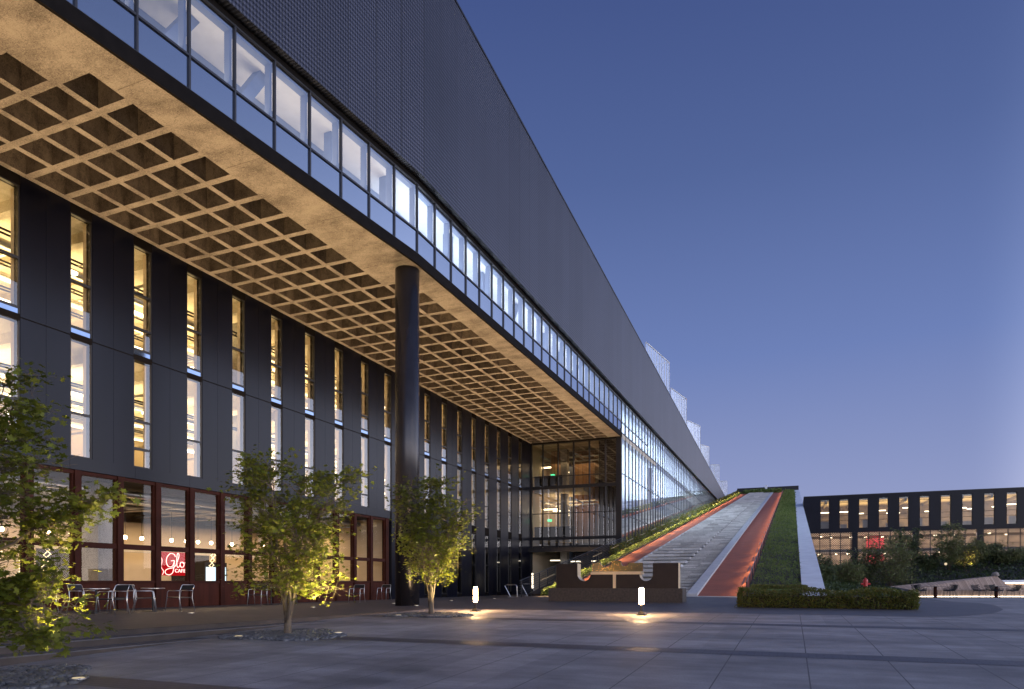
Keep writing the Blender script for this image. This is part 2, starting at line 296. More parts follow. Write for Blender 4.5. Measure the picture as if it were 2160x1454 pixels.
M = dict(
 plaza=mat_plaza(),
 strip=mat_brick('brick strip', (.085,.078,.085), (.10,.09,.095), (.05,.046,.048), 1, .22, .11),
 paver=mat_brick('dark paver', (.085,.078,.082), (.10,.09,.09), (.06,.055,.055), 1, .9, .45),
 terrace=mat_brick('terrace paver', (.085,.072,.066), (.105,.088,.08), (.055,.048,.045), 1, 1.2, .45),
 riser=mat('step riser', (.048,.036,.030), .7, var=.35, vscale=2, bump=.2),
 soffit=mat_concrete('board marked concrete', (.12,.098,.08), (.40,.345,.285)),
 coffer=mat_concrete('darker coffer concrete', (.06,.045,.035), (.20,.16,.125), 2.0),  # same concrete mix as the soffit, in a darker tone
 concrete=mat_concrete('concrete', (.2,.185,.165), (.42,.39,.35), 1.2),
 stair=mat_stair(),
 white=mat('pale concrete cap', (.84,.84,.84), .6, var=.08, vscale=1.4, bump=.1),
 curb=mat('pale kerb', (.6,.58,.56), .6, var=.1),
 track=mat('orange running surface', (.37,.105,.052), .75, var=.12, vscale=1.2, bump=.3, bscale=120),
 dark=mat('dark anodised metal', (.022,.020,.021), .38, .3, var=.2, vscale=1),
 panel=mat('black wall panel', (.0045,.005,.011), .28, 0, var=.3, vscale=.7, stretch=(1,1,.35), spec=.2),
 black=mat('black paint', (.012,.012,.013), .45, var=.1),
 column=mat('black painted steel', (.028,.026,.03), .26, .35, var=.15, vscale=2),
 fascia=mat('dark fascia', (.010,.008,.007), .8, 0, var=.2, spec=.08),
 mullion=mat('mullion metal', (.05,.05,.055), .35, .5, var=.1),
 rust=mat('dark red steel', (.045,.0115,.006), .6, 0, var=.25, vscale=2, bump=.1, spec=.12),
 rustpanel=mat('dark red panel', (.062,.0165,.009), .65, 0, var=.3, vscale=1.4, stretch=(3,3,.5), spec=.12),
 screen=mat_mesh_screen(), perf=mat_perforated(),
 spandrel=coated('spandrel glass', (.02,.03,.06), .24, 1.5, (.86,.92,1)),
 cream=mat('cream wall', (.62,.5,.34), .8, var=.06, vscale=1),
 ceil=mat_concrete('interior ceiling', (.42,.36,.27), (.62,.55,.43), .6),
 inwhite=mat('white interior', (.75,.74,.72), .8, var=.05),
 revl=mat('blind pocket', (.20,.24,.34), .5, var=.05),
 glowsheet=glowsheetmat(),
 tanwall=mat('brown back wall', (.22,.17,.11), .8, var=.5, vscale=.9),
 stripspan=mat('blue spandrel', (.26,.34,.48), .06, .85, var=.05),
 palebrass=mat('pale brass', (.74,.58,.36), .45, .55, var=.06),
 tread=mat('step tread', (.095,.09,.095), .7, var=.2, vscale=2),
 slate=mat('slate blue wall', (.16,.20,.30), .6, var=.1),
 infloor=mat('interior floor', (.16,.13,.10), .5, var=.1),
 wood=mat_planks('timber cladding', [(.30,.15,.07),(.40,.22,.11),(.25,.12,.055),(.36,.19,.09)], .35, 1, .55),
 woodx=mat_planks('timber wall', [(.30,.15,.07),(.40,.22,.11),(.25,.12,.055),(.36,.19,.09)], .35, 0, .55),
 bench=mat_planks('bench slats', [(.38,.26,.18),(.50,.36,.26),(.33,.22,.15),(.58,.43,.31),(.43,.30,.21)], .11, 0, .6),
 brass=mat('brushed brass', (.40,.31,.17), .2, .97, var=.1, vscale=8, stretch=(1,1,.1)),
 bronze=mat('dark bronze', (.028,.018,.014), .5, .4, var=.15),
 plinth=mat('brown granite', (.05,.037,.028), .65, var=.4, vscale=12, bump=.2),
 steel=mat('brushed steel', (.62,.62,.62), .3, .9, var=.05),
 pebble=mat('river pebble', (.11,.11,.115), .7, var=.45, vscale=3),
 bark=mat('pale bark', (.12,.088,.06), .8, var=.3, vscale=8, bump=.5, bscale=30),
 stem=mat('shrub stems', (.11,.075,.05), .85, var=.3),
 soil=mat('soil', (.035,.026,.02), .95, var=.4, vscale=5, bump=.5),
 ground=mat('far ground', (.06,.06,.055), .9, var=.3, vscale=.1),
 red=mat('red paint', (.45,.02,.015), .4, var=.1), redwall=mat('red wall', (.55,.05,.06), .7, var=.1),
 pink=mat('pale pink wall', (.70,.52,.47), .8, var=.06),
 boulder=mat('boulder', (.30,.26,.22), .85, var=.3, bump=.5),
 led=emit('warm led', (1,.78,.5), .9), lamp=lampglass(), bulb=emit('pendant bulb', (1,.74,.42), 30),
 tubelight=emit('tube light', (1,.80,.5), 9), coolled=emit('bench led', (1,.82,.58), 10), fridge=emit('cool fridge light', (.72,.9,1), 1.6),
 parklight=emit('garage lamp', (1,.78,.5), 9), uplens=emit('uplight lens', (1,.8,.5), .7),
 neon=emit('neon tube', (1,.5,.46), 3), neonback=emit('red sign face', (1,.012,.02), .5), exit=emit('green exit sign', (.12,1,.45), 2.2),
 string=emit('string light', (1,.78,.42), 3.2), doorlight=emit('door light', (1,.86,.62), 3),
 glass=glass('window glass', .12, (.94,.95,.92), 4.0), ribbon=glass('ribbon glass', .28, (.86,.9,.94), 3.0, wav=.008), tall=glass('curtain wall glass', .38, (.8,.87,.95), 4.0, wav=.008),
 cafeglass=glass('shopfront glass', .025, (.95,.93,.9), 4.5), farglass=glass('far window glass', .07), lobby=glass('lobby glass', .20, (.72,.70,.64), 3.5),
 rail=glass('balustrade glass', .08, (.9,.95,1), 3.5),
 fin=mat('white fin', (.75,.77,.8), .4, .2, var=.05),
 maple=leafmat('maple leaf', [(.11,.13,.014),(.18,.20,.024),(.14,.16,.018),(.23,.22,.03),(.09,.11,.014)]),
 hedge=leafmat('hedge leaf', [(.07,.095,.018),(.12,.14,.025),(.17,.15,.028),(.09,.115,.02),(.17,.105,.03)], trans=.25),
 grass=leafmat('slope planting', [(.10,.15,.035),(.14,.20,.045),(.20,.24,.07),(.12,.17,.038)], trans=.3),
 shrubA=leafmat('airy shrub leaf', [(.11,.14,.05),(.15,.18,.06),(.14,.14,.06),(.18,.19,.07)], trans=.3),
 shrubB=leafmat('dark shrub leaf', [(.05,.075,.03),(.07,.10,.04),(.11,.12,.045)], trans=.2),
 cover=leafmat('ground cover leaf', [(.03,.05,.016),(.045,.068,.022),(.06,.08,.026),(.035,.05,.016)], trans=.2),
)

# ------------------------------------------------------------------ ground
def interp(y, t):
    if y <= t[0][0]: return t[0][1]
    for (a, b), (p, q) in zip(t, t[1:]):
        if y <= p: return b+(q-b)*(y-a)/(p-a)
    return t[-1][1]
def ss(t): t = max(0, min(1, t)); return t*t*(3-2*t)
PT = [(-30,-.55),(0,-.03),(6.5,.13),(13,.32),(19,.42),(24,.48),(35,.64),(80,.64)]
def pz(y): return interp(y, PT)
def gz(x, y):
    z = pz(y); w = ss((x-2)/5)*ss((y-24)/20); return z+(.36-z)*w
def tz(y): return .52-.0043*y
def ter(x, y):
    w = ss((x+17)/5)*ss((y-17)/4); return tz(y)+(pz(y)-tz(y))*w
def sheet(name, xs, ys, fn, mt, off=0, keep=None):
    m = MB(); nx = len(xs)
    for y in ys:
        for x in xs: m.v.append((x, y, fn(x, y)+off))
    for j in range(len(ys)-1):
        for i in range(nx-1):
            if keep and not keep((xs[i]+xs[i+1])/2, (ys[j]+ys[j+1])/2): continue
            m.f.append((j*nx+i, j*nx+i+1, (j+1)*nx+i+1, (j+1)*nx+i))
    return tag(m.build(name, mt, smooth=True), kind='structure')
def frange(a, b, d):
    n = max(1, int(round((b-a)/d))); return [a+(b-a)*i/n for i in range(n+1)]
gm = MB(); gm.face((-1500,-1500,-1.6),(1500,-1500,-1.6),(1500,1500,-1.6),(-1500,1500,-1.6)); tag(gm.build('ground', M['ground']), kind='structure')
sheet('plaza', frange(-11.85, 80, 1), frange(-24, 108, 1), gz, M['plaza'])
ys_t = frange(-10, 17, 1)+frange(17.25, 24, .25)+frange(24.5, 62, .75)
sheet('terrace', frange(-21.6, -17, .8)+frange(-16.6, -11.85, .4), ys_t, ter, M['terrace'])
st = MB()
for (xa, xb, dz, ye) in ((-12.0,-11.85,-.004,19),(-11.85,-11.44,-.125,15),(-11.44,-10.95,-.25,11.5)):
    for a, b in zip(frange(-10, ye, 1), frange(-10, ye, 1)[1:]):
        st.hexa([(xa,a,-.9),(xb,a,-.9),(xb,b,-.9),(xa,b,-.9)], [(xa,a,tz(a)+dz),(xb,a,tz(a)+dz),(xb,b,tz(b)+dz),(xa,b,tz(b)+dz)])
tag(st.build('steps', M['riser']), kind='structure')
tr_ = MB()
for (xa, xb, dz, ye) in ((-11.85,-11.425,-.125,15),(-11.44,-10.935,-.25,11.5)):
    for a, b in zip(frange(-10, ye, 1), frange(-10, ye, 1)[1:]):
        tr_.hexa([(xa,a+.004,tz(a)+dz+.002),(xb,a+.004,tz(a)+dz+.002),(xb,b-.004,tz(b)+dz+.002),(xa,b-.004,tz(b)+dz+.002)], [(xa,a+.004,tz(a)+dz+.022),(xb,a+.004,tz(a)+dz+.022),(xb,b-.004,tz(b)+dz+.022),(xa,b-.004,tz(b)+dz+.022)])
tag(tr_.build('step_treads', M['tread']), kind='structure')
for (a, b) in ((5.8,6.35),(11.05,11.6),(16.75,17.35)):
    xl = -10.95 if a < 8 else (-11.44 if a < 12 else -11.85)
    sheet('brick_strip', frange(xl, 60, 1), [a, (a+b)/2, b], gz, M['strip'], .004)
DK = [(3.3,21.3),(4.4,22.0),(5.4,23.6),(6.2,26),(6.9,30),(7.4,36),(7.6,50)]
def dk_x(y):
    return interp(y, [(q, p) for p, q in DK])
dm = MB(); ysd = frange(21.3, 50, .7); NX = 22
for y in ysd:
    for i in range(NX+1):
        x = -11.85+(dk_x(y)+11.85)*i/NX; dm.v.append((x, y, gz(x, y)+.004))
for j in range(len(ysd)-1):
    for i in range(NX): dm.f.append((j*(NX+1)+i, j*(NX+1)+i+1, (j+1)*(NX+1)+i+1, (j+1)*(NX+1)+i))
tag(dm.build('paved_walk', M['paver'], smooth=True), kind='structure')

# ------------------------------------------------------------------ main building
YW, XW, XF, ZS, ZF, ZT, ZG = 57.0, -21.63, -13.46, 13.70, 14.10, 15.02, 16.84
FOLD = 23.1; TAN = .0988
def xf(y): return XF if y >= FOLD else XF-TAN*(FOLD-y)
def RZ(y): return .64+.156*(y-35)
def rooftop(y): return 27.25-.0535*y
B = thing('office_building', 'long dark office building with waffle concrete overhang and mesh clad upper wall', 'building', (XW,20,.4))
YL = -4.0
# soffit with coffers
sf = MB(); cf = MB(); P0 = 11.4; PIT = 1.17; HO = .91; DEP = 1.35
xrow = [-15.75-1.18*k for k in range(6)]     # right edge of each coffer row
def cells(y):
    rows = list(range(0, 5))
    if y > 24: rows = [-1]+rows
    elif y < 11.2: rows = rows[1:]
    if y < 0: rows = rows[1:]
    return rows
y = P0-.13-PIT*13
while y < YW-.3:
    y1 = min(y+PIT, YW-.02); rows = cells(y+.3); ra = rows[0]
    xe = -15.75-1.18*ra+.13
    sf.face((xe,y,ZS),(xe,y1,ZS),(xf(y1)+.0,y1,ZS),(xf(y),y,ZS))
    xl = -15.75-1.18*rows[-1]-1.05
    sf.face((XW,y,ZS),(XW,y1,ZS),(xl,y1,ZS),(xl,y,ZS))
    for r in rows:
        b1 = -15.75-1.18*r+.13; b0 = b1-1.18
        h1 = b1-.10; h0 = b0+.10; g0 = y+.11; g1 = y+PIT-.11
        DEP = .36 if r == -1 else 1.3
        o = [(b0,y),(b1,y),(b1,y1),(b0,y1)]; q = [(h0,g0),(h1,g0),(h1,min(g1,y1-.02)),(h0,min(g1,y1-.02))]
        t = [(h0+.1,g0+.1),(h1-.1,g0+.1),(h1-.1,q[2][1]-.1),(h0+.1,q[2][1]-.1)]
        for i in range(4):
            j = (i+1) % 4
            sf.face((*o[j],ZS),(*o[i],ZS),(*q[i],ZS),(*q[j],ZS))
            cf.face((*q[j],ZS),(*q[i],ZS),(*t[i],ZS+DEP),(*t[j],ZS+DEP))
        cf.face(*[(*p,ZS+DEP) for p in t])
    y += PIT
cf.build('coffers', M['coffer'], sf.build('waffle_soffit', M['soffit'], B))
yj = -2.0
while yj < YW-1:
    xe_ = -15.75+.14 if yj < 24 else -14.57+.14
    if yj < 11.2: xe_ = -16.93+.14
    m = MB()
    if yj > 3: m.hexa([(xe_,yj,ZS-.003),(xf(yj)-.04,yj,ZS-.003),(xf(yj)-.04,yj+.014,ZS-.003),(xe_,yj+.014,ZS-.003)],[(xe_,yj,ZS+.05),(xf(yj)-.04,yj,ZS+.05),(xf(yj)-.04,yj+.014,ZS+.05),(xe_,yj+.014,ZS+.05)])
    if m.v: m.build('soffit_joint', M['coffer'], B)
    yj += 3.51
def strip_poly(m, dx0, dx1, z0, z1, ya=YL, yb=YW):
    ys = [ya, FOLD, yb] if ya < FOLD < yb else [ya, yb]
    for a, b in zip(ys, ys[1:]):
        m.hexa([(xf(a)+dx0,a,z0),(xf(a)+dx1,a,z0),(xf(b)+dx1,b,z0),(xf(b)+dx0,b,z0)], [(xf(a)+dx0,a,z1),(xf(a)+dx1,a,z1),(xf(b)+dx1,b,z1),(xf(b)+dx0,b,z1)])
fa = MB(); strip_poly(fa, .001, .06, ZS-.01, ZF); strip_poly(fa, -.03, .001, ZS-.01, ZS-.003); fa.box(XW, XF+.06, YW-.01, YW+.22, ZS-.05, ZS+.35); fa.build('fascia', M['fascia'], B)
# wall of panels and strip windows
NW = 20; W0 = 12.7; WP = 2.3; WW = .76; ZW0, ZW1 = 5.48, 13.4
winy = [W0+WP*k for k in range(-5, 19) ]
def wall_panels():
    prev = YL; ed = [(w, w+WW) for w in winy]
    for i, (a, b) in enumerate(ed+[(YW, YW)]):
        z0 = 5.06 if prev < 33.4 else -.2
        for (c, d) in ((prev, (prev+a)/2-.004), ((prev+a)/2+.004, a)):
            if d-c < .05: continue
            m = MB()
            for (q0, q1) in ((z0, 9.38), (9.42, ZS-.004)): m.box(XW-.3, XW, c, d, q0, q1)
            m.build('wall_panel', M['panel'], B)
        prev = b
wall_panels()
m = MB(); m.box(XW-.3, XW-.012, YL, YW, 9.3, 9.5); m.box(XW-.3, XW-.012, YL, YW, ZW1, ZS); m.box(XW-.3, XW-.012, YL, 33.6, 5.06, 5.48)
m.box(XW-.3, XW-.012, 33.6, YW, 4.9, 5.48); m.box(XW-.3, XW-.012, 33.6, YW, -.2, .55)
m.build('wall_backing', M['fascia'], B)
m = MB()
for a, b in zip(frange(YL, 33.9, 2.3), frange(YL, 33.9, 2.3)[1:]): m.box(XW+.0, XW+.06, a+.004, b-.004, 5.05, 5.46)
m.build('lintel_band', M['panel'], B)
def strip_window(y0, low=False):
    f = MB(); g = .045; y1 = y0+WW; xo = XW-.02; xi = XW-.16
    bars = [ZW0, 6.15, 7.14, 9.37, 9.70, 10.46, 11.68, ZW1]
    if R.random() < .5: bars = [ZW0, 6.9, 9.37, 9.70, 11.2, ZW1]
    for yy in (y0, y1-g): f.box(xi, xo, yy, yy+g, ZW0, ZW1)
    for b in bars:
        t = .04; f.box(xi+.005, xo-.005, y0+g, y1-g, b-(t if b > ZW0 else 0), b+(t if b < ZW1 else 0))
    w = f.build('strip_window', M['dark'], B)
    p = MB(); p.face((xo-.03,y0+g,ZW0),(xo-.03,y1-g,ZW0),(xo-.03,y1-g,9.33),(xo-.03,y0+g,9.33)); p.face((xo-.03,y0+g,9.74),(xo-.03,y1-g,9.74),(xo-.03,y1-g,ZW1),(xo-.03,y0+g,ZW1))
    p.build('pane', M['glass'], w)
    p = MB(); p.box(xo-.05, xo-.02, y0+g, y1-g, 9.41, 9.66); p.build('spandrel', M['stripspan'], w)
    for sy in (y0-.05, y1): p = MB(); p.box(XW-.46, xi-.01, sy, sy+.05, ZW0, ZW1); p.build('reveal', M['cream'], w)
    if y0 > 33.5:
        f = MB()
        for yy in (y0, y1-g): f.box(xi, xo, yy, yy+g, .55, 4.9)
        for b in (.55, 2.6, 4.86): f.box(xi+.005, xo-.005, y0+g, y1-g, b, b+.05)
        w = f.build('strip_window', M['dark'], B)
        p = MB(); p.face((xo-.03,y0+g,.6),(xo-.03,y1-g,.6),(xo-.03,y1-g,4.86),(xo-.03,y0+g,4.86)); p.build('pane', M['glass'], w)
for w in winy: strip_window(w)
# cafe shopfront
C0, CP, CN = 16.77, 1.53, 11
zb, zsill, ztr, zlin = .3, 1.40, 2.62, 5.04
for k in range(-6, 11):
    a = C0+CP*k; b = a+CP
    pa = MB(); pa.box(XW-.16, XW-.02, a+.13, b-.13, zb, zsill-.06); 
    bay = MB()
    for yy in (a, b-.11): bay.box(XW-.22, XW+.05, yy, yy+.11, zb, zlin)
    bay.box(XW-.18, XW+.02, a+.11, b-.11, zsill-.06, zsill+.03); bay.box(XW-.18, XW+.0, a+.11, b-.11, ztr-.09, ztr+.09)
    bay.box(XW-.18, XW+.0, a+.11, b-.11, zlin-.12, zlin)
    for yy in (a+.11, b-.17): bay.box(XW-.15, XW-.03, yy, yy+.06, zsill+.03, ztr-.09); bay.box(XW-.15, XW-.03, yy, yy+.06, ztr+.09, zlin-.12)
    o = bay.build('shopfront_bay', M['rust'], B)
    pa.build('lower_panel', M['rustpanel'], o)
    for z0, z1 in ((zsill+.03, ztr-.09), (ztr+.09, zlin-.12)):
        g = MB(); g.face((XW-.09,a+.17,z0),(XW-.09,b-.17,z0),(XW-.09,b-.17,z1),(XW-.09,a+.17,z1)); g.build('pane', M['cafeglass'], o)
m = MB(); m.box(XW-.22, XW+.06, C0+CP*11, C0+CP*11+.16, .2, zlin); m.build('end_post', M['rust'], B)
# gravel line at the foot of the shopfront
# column
m = MB(); m.lathe([(.475,.2),(.475,ZS+.0)], (-14.1,23.4,0), 48); c = m.build('round_column', M['column'], B, True)
m = MB()
for a in range(3): m.lathe([(.478,3.2+3.3*a),(.478,3.206+3.3*a)], (-14.1,23.4,0), 48)
# ribbon windows
MOD = 1.425
def ribbon_proto():
    f = MB(); f.box(-.08, .022, -.026, .026, ZF, ZG); f.box(-.10, .015, .028, MOD-.028, ZT-.03, ZT+.03); f.box(-.10, .015, .028, MOD-.028, ZF, ZF+.05); f.box(-.10, .015, .028, MOD-.028, ZG-.05, ZG)
    o = f.build('ribbon_window', M['mullion'])
    p = MB(); p.face((-.03,.028,ZT+.03),(-.03,MOD-.028,ZT+.03),(-.03,MOD-.028,ZG-.05),(-.03,.028,ZG-.05)); p.build('pane', M['ribbon'], o)
    p = MB(); p.box(-.06, -.03, .028, MOD-.028, ZF+.05, ZT-.03); p.build('spandrel', M['spandrel'], o)
    p = MB(); p.box(-.32, -.10, MOD-.10, MOD-.035, ZT+.05, ZG-.16); p.box(-.32, -.10, .035, MOD-.035, ZG-.155, ZG-.06); p.build('reveal', M['revl'], o)
    return o
proto = ribbon_proto(); first = True
def ribbon_at(x, y, rz):
    global first
    o = proto if first else copy_tree(proto)
    first = False
    o.parent = B; o.matrix_parent_inverse = base_inv(B); o.location = (x, y, 0); o.rotation_euler = (0,0,rz)
ang = -math.atan(TAN)
for k in range(18):
    t = MOD*(k+1); ribbon_at(XF-math.sin(-ang)*t, FOLD-math.cos(ang)*t, ang)
nrib = int((YW-FOLD)/MOD)
for k in range(nrib+1):
    if FOLD+MOD*(k+1) <= YW+.5: ribbon_at(XF, FOLD+MOD*k, 0)
# tall glazing beside the stair
y = FOLD+MOD*nrib if FOLD+MOD*(nrib+1) > YW+.5 else FOLD+MOD*(nrib+1)
YB0 = y
m = MB(); m.box(XF-.42, XF+.04, YW-.02, YB0-.03, .2, ZF+.3); m.build('corner_post', M['dark'], B)
k = 0
while y < 137:
    z0 = RZ(y)+.2; z1 = RZ(y+MOD)+.2
    if z1 > ZG-.1: break
    f = MB(); f.box(-.08+XF, .03+XF, y-.026, y+.026, z0, ZG); f.box(XF-.1, XF+.012, y+.024, y+MOD-.024, ZG-.05, ZG)
    for zz in (14.1, 10.65, 7.2, 3.9)+((ZT,) if k < 8 else ()):
        if zz > z1+.2: f.box(XF-.1, XF+.012, y+.024, y+MOD-.024, zz-.03, zz+.03)
    o = f.build('tall_window', M['mullion'], B)
    p = MB(); p.face((XF-.03,y+.024,z0),(XF-.03,y+MOD-.024,z1),(XF-.03,y+MOD-.024,ZG-.05),(XF-.03,y+.024,ZG-.05)); p.build('pane', M['tall'], o)
    y += MOD; k += 1
# mesh screen (folded) + underside + parapet
XS = .30; ZB = 15.62+1.4
def scr(name, ya, yb, endslope=False):
    m = MB()
    a0, b0 = (xf(ya)+XS, xf(yb)+XS)
    if endslope:
        m.hexa([(XF,ya,ZB),(a0,ya,ZB),(b0,136.2,ZB),(XF,136.2,ZB)], [(XF,ya,rooftop(ya)),(a0,ya,rooftop(ya)),(b0,157.6,rooftop(157.6)),(XF,157.6,rooftop(157.6))])
    else:
        m.hexa([(xf(ya),ya,ZB),(a0,ya,ZB),(b0,yb,ZB),(xf(yb),yb,ZB)], [(xf(ya),ya,rooftop(ya)),(a0,ya,rooftop(ya)),(b0,yb,rooftop(yb)),(xf(yb),yb,rooftop(yb))])
    return m.build(name, M['screen'], B)
scr('mesh_screen', YL, FOLD); scr('mesh_screen', FOLD, 157.6, True)
m = MB()
for a, b in ((YL, FOLD),(FOLD, 157.6)):
    m.hexa([(xf(a)-.1,a,rooftop(a)),(xf(a)+XS+.03,a,rooftop(a)),(xf(b)+XS+.03,b,rooftop(b)),(xf(b)-.1,b,rooftop(b))],[(xf(a)-.1,a,rooftop(a)+.1),(xf(a)+XS+.03,a,rooftop(a)+.1),(xf(b)+XS+.03,b,rooftop(b)+.1),(xf(b)-.1,b,rooftop(b)+.1)])
m.build('parapet_cap', M['dark'], B)
m = MB()
for a, b in ((YL, FOLD),(FOLD, 136.2)):
    m.hexa([(xf(a)-6,a,ZG),(xf(a)+.02,a,ZG),(xf(b)+.02,b,ZG),(xf(b)-6,b,ZG)], [(xf(a)-6,a,ZB-.004),(xf(a)+.02,a,ZB-.004),(xf(b)+.02,b,ZB-.004),(xf(b)-6,b,ZB-.004)])
m.build('screen_soffit', M['fascia'], B)
# roof mass and closures
m = MB(); m.hexa([(-60,YL,ZB+.01),(xf(YL)-.01,YL,ZB+.01),(XF-.01,FOLD,ZB+.01),(XF-.01,157.5,ZB+.01),(-60,157.5,ZB+.01)],[(-60,YL,rooftop(YL)-.3),(xf(YL)-.01,YL,rooftop(YL)-.3),(XF-.01,FOLD,rooftop(FOLD)-.3),(XF-.01,157.5,rooftop(157.5)-.3),(-60,157.5,rooftop(157.5)-.3)])
m.build('roof', M['dark'], B)
m = MB(); m.box(-60, XW-.3, YL-.3, YL, -1, ZB); m.box(XW-.3, xf(YL), YL-.3, YL, ZS, ZB); m.box(-60.3, -60, YL, 160, -1, ZB); m.build('end_wall', M['panel'], B)
# ribbon rooms
m = MB(); wl, wr = 1.2, 1.9
m.hexa([(xf(YL)-wl,YL,ZF-.02),(xf(YL)-.14,YL,ZF-.02),(XF-.14,FOLD,ZF-.02),(XF-wl,FOLD,ZF-.02)],[(xf(YL)-wl,YL,ZF+.06),(xf(YL)-.14,YL,ZF+.06),(XF-.14,FOLD,ZF+.06),(XF-wl,FOLD,ZF+.06)])
m.box(XF-wr, XF-.14, FOLD, 137, ZF-.02, ZF+.06); m.build('upper_floor', M['infloor'], B)
m = MB(); m.box(-60, -15.3, YL, YW, ZS+1.5, ZS+1.6); m.build('coffer_deck', M['dark'], B)
m = MB()
for a, b in ((YL, FOLD),(FOLD, YB0+4)):
    m.hexa([(xf(a)-1.9,a,ZT-.02),(xf(a)-1.75,a,ZT-.02),(xf(b)-1.75,b,ZT-.02),(xf(b)-1.9,b,ZT-.02)],[(xf(a)-1.9,a,ZG-.06),(xf(a)-1.75,a,ZG-.06),(xf(b)-1.75,b,ZG-.06),(xf(b)-1.9,b,ZG-.06)])
m.build('upper_back_wall', M['slate'], B)
m = MB(); m.hexa([(-19.2,YL,ZG-.05),(xf(YL)-.14,YL,ZG-.05),(XF-.14,FOLD,ZG-.05),(XF-.14,140,ZG-.05),(-19.2,140,ZG-.05)],[(-19.2,YL,ZG-.01),(xf(YL)-.14,YL,ZG-.01),(XF-.14,FOLD,ZG-.01),(XF-.14,140,ZG-.01),(-19.2,140,ZG-.01)])
m.build('upper_ceiling', M['inwhite'], B)
for yy in (6.5, 13.2, 15.6, 19.4, 22.3, 27, 31, 34.5, 40, 43, 46, 52):
    m = MB(); x0 = xf(yy)-.55-R.random()*.3
    if R.random() < .5: m.box(x0-.3, x0, yy-.2, yy+.2, ZF+.06, ZG-.06)
    else: m.hexa([(x0-.3,yy-1.0,ZF+.3),(x0,yy-1.0,ZF+.3),(x0,yy-.6,ZF+.3),(x0-.3,yy-.6,ZF+.3)],[(x0-.3,yy+.5,ZG-.07),(x0,yy+.5,ZG-.07),(x0,yy+.9,ZG-.07),(x0-.3,yy+.9,ZG-.07)])
    m.build('interior_brace', M['slate'], B)
# inside of the tall glazing
m = MB(); m.box(-19.4, -19.2, YB0+4, 140, 0, 13.6); m.build('hall_back_wall', M['slate'], B)
m = MB(); m.box(-19.4, -19.2, YB0+4, 140, 13.6, ZG-.06); m.build('hall_upper_wall', M['inwhite'], B)  # white upper part added to brighten the tall glass
m = MB(); m.face((XF-.6,YB0+.1,8.2),(XF-.6,119,16.2),(XF-.6,119,ZG-.06),(XF-.6,YB0+.1,ZG-.06)); m.build('added_glow_sheet', M['glowsheet'], B)  # added sheet; stands in for bright reflected sky, slanted edge for the ramp reflection
m = MB(); m.box(XF-.66, XF-.55, YB0+.1, 119, ZG-.16, ZG-.06); m.build('glow_sheet_box', M['fin'], B)  # housing of the added backlit sheet
m = MB()
for zz in (5.3, 9.6): m.box(-19.2, -15.2, 76, 137, zz, zz+.35)
m.build('hall_slab', M['ceil'], B)
# floors behind the strip windows
XB = -33.6
m = MB(); m.box(XB, XW-.31, YL, YW+16, 5.12, 5.42); m.box(XB, XW-.31, YL, YW, 9.3, 9.64); m.box(XB, XW-.31, YL, YW, ZS-.2, ZS+.1); m.build('floor_slab', M['ceil'], B)
m = MB()
for yy in frange(YL, YW, 2.3):
    for zz in (9.3, ZS-.2): m.box(XB, XW-.5, yy-.14, yy+.14, zz-.35, zz)
m.build('ceiling_beam', M['ceil'], B)
m = MB(); m.box(XB-.2, XB, YL, YW+16, .3, ZS); m.build('inner_wall', M['cream'], B)
for yy in (14.2, 22.9, 31.6, 40.3, 49.0):
    for z0, z1 in ((5.42, 8.95),(9.64,13.15)): m = MB(); m.box(-23.6, -22.9, yy+1.0, yy+1.7, z0, z1); m.build('concrete_pillar', M['concrete'], B)
m = MB()
for i, zz in enumerate((8.35, 12.6)):
    for xx in (-24.2, -26.8, -29.5): m.tube([(xx,YL,zz),(xx,YW,zz)], .12+.05*(i), 8)
    for yy in frange(8, 56, 3.7): m.tube([(XW-1,yy,zz+.28),(XB,yy,zz+.28)], .06, 6)
m.build('ceiling_duct', M['steel'], B, True)
m = MB()
for zz in (8.2, 12.45):
    for xx in (-23.1, -25.4, -27.6):
        for dx in (-.14, .14): m.box(xx+dx-.015, xx+dx+.015, YL, YW, zz, zz+.07)
        for yy in frange(6, YW-1, .45): m.box(xx-.13, xx+.13, yy, yy+.03, zz, zz+.025)
m.build('cable_tray', M['dark'], B)
# cafe room
m = MB(); m.box(XB, XW-.31, YL, 34, .28, .36); m.build('cafe_floor', M['infloor'], B)
m = MB(); m.box(-30.2, -30, 4, 34, .36, 4.3); m.build('cafe_back_wall', M['cream'], B)
m = MB(); m.box(-30.0, XW-.31, 4, 34, 5.0, 5.08); m.build('cafe_ceiling', M['soil'], B); m = MB(); m.box(-30.2, XW-.31, 33.7, 33.9, .3, 5.0); m.build('cafe_end_wall', M['cream'], B)
for a, b in ((19.3,22.9),(26.2,28.6),(12.0,13.0)): m = MB(); m.box(-29.99,-29.9,a,b,.36,2.9); m.build('cafe_wall_panel', M['soil'], B)
m = MB(); m.box(-28.4,-28.2,4,34,2.75,3.0); m.build('cafe_bulkhead', M['ceil'], B)
m = MB()
for xx in (-23.6,-25.6,-27.6): m.tube([(xx,4,4.75),(xx,34,4.75)], .14, 8)
for yy in frange(6, 33, 2.2): m.tube([(-23.3,yy,4.55),(-30,yy,4.55)], .05, 6)
m.build('cafe_duct', M['steel'], B, True)
m = MB(); m.box(XB, XW-.31, 34.2, YW, .2, .3); m.build('lobby_floor', M['infloor'], B)
m = MB(); m.box(-24.2, -23.1, 17.05, 17.95, .36, 5.1); m.build('cafe_pillar', M['concrete'], B)
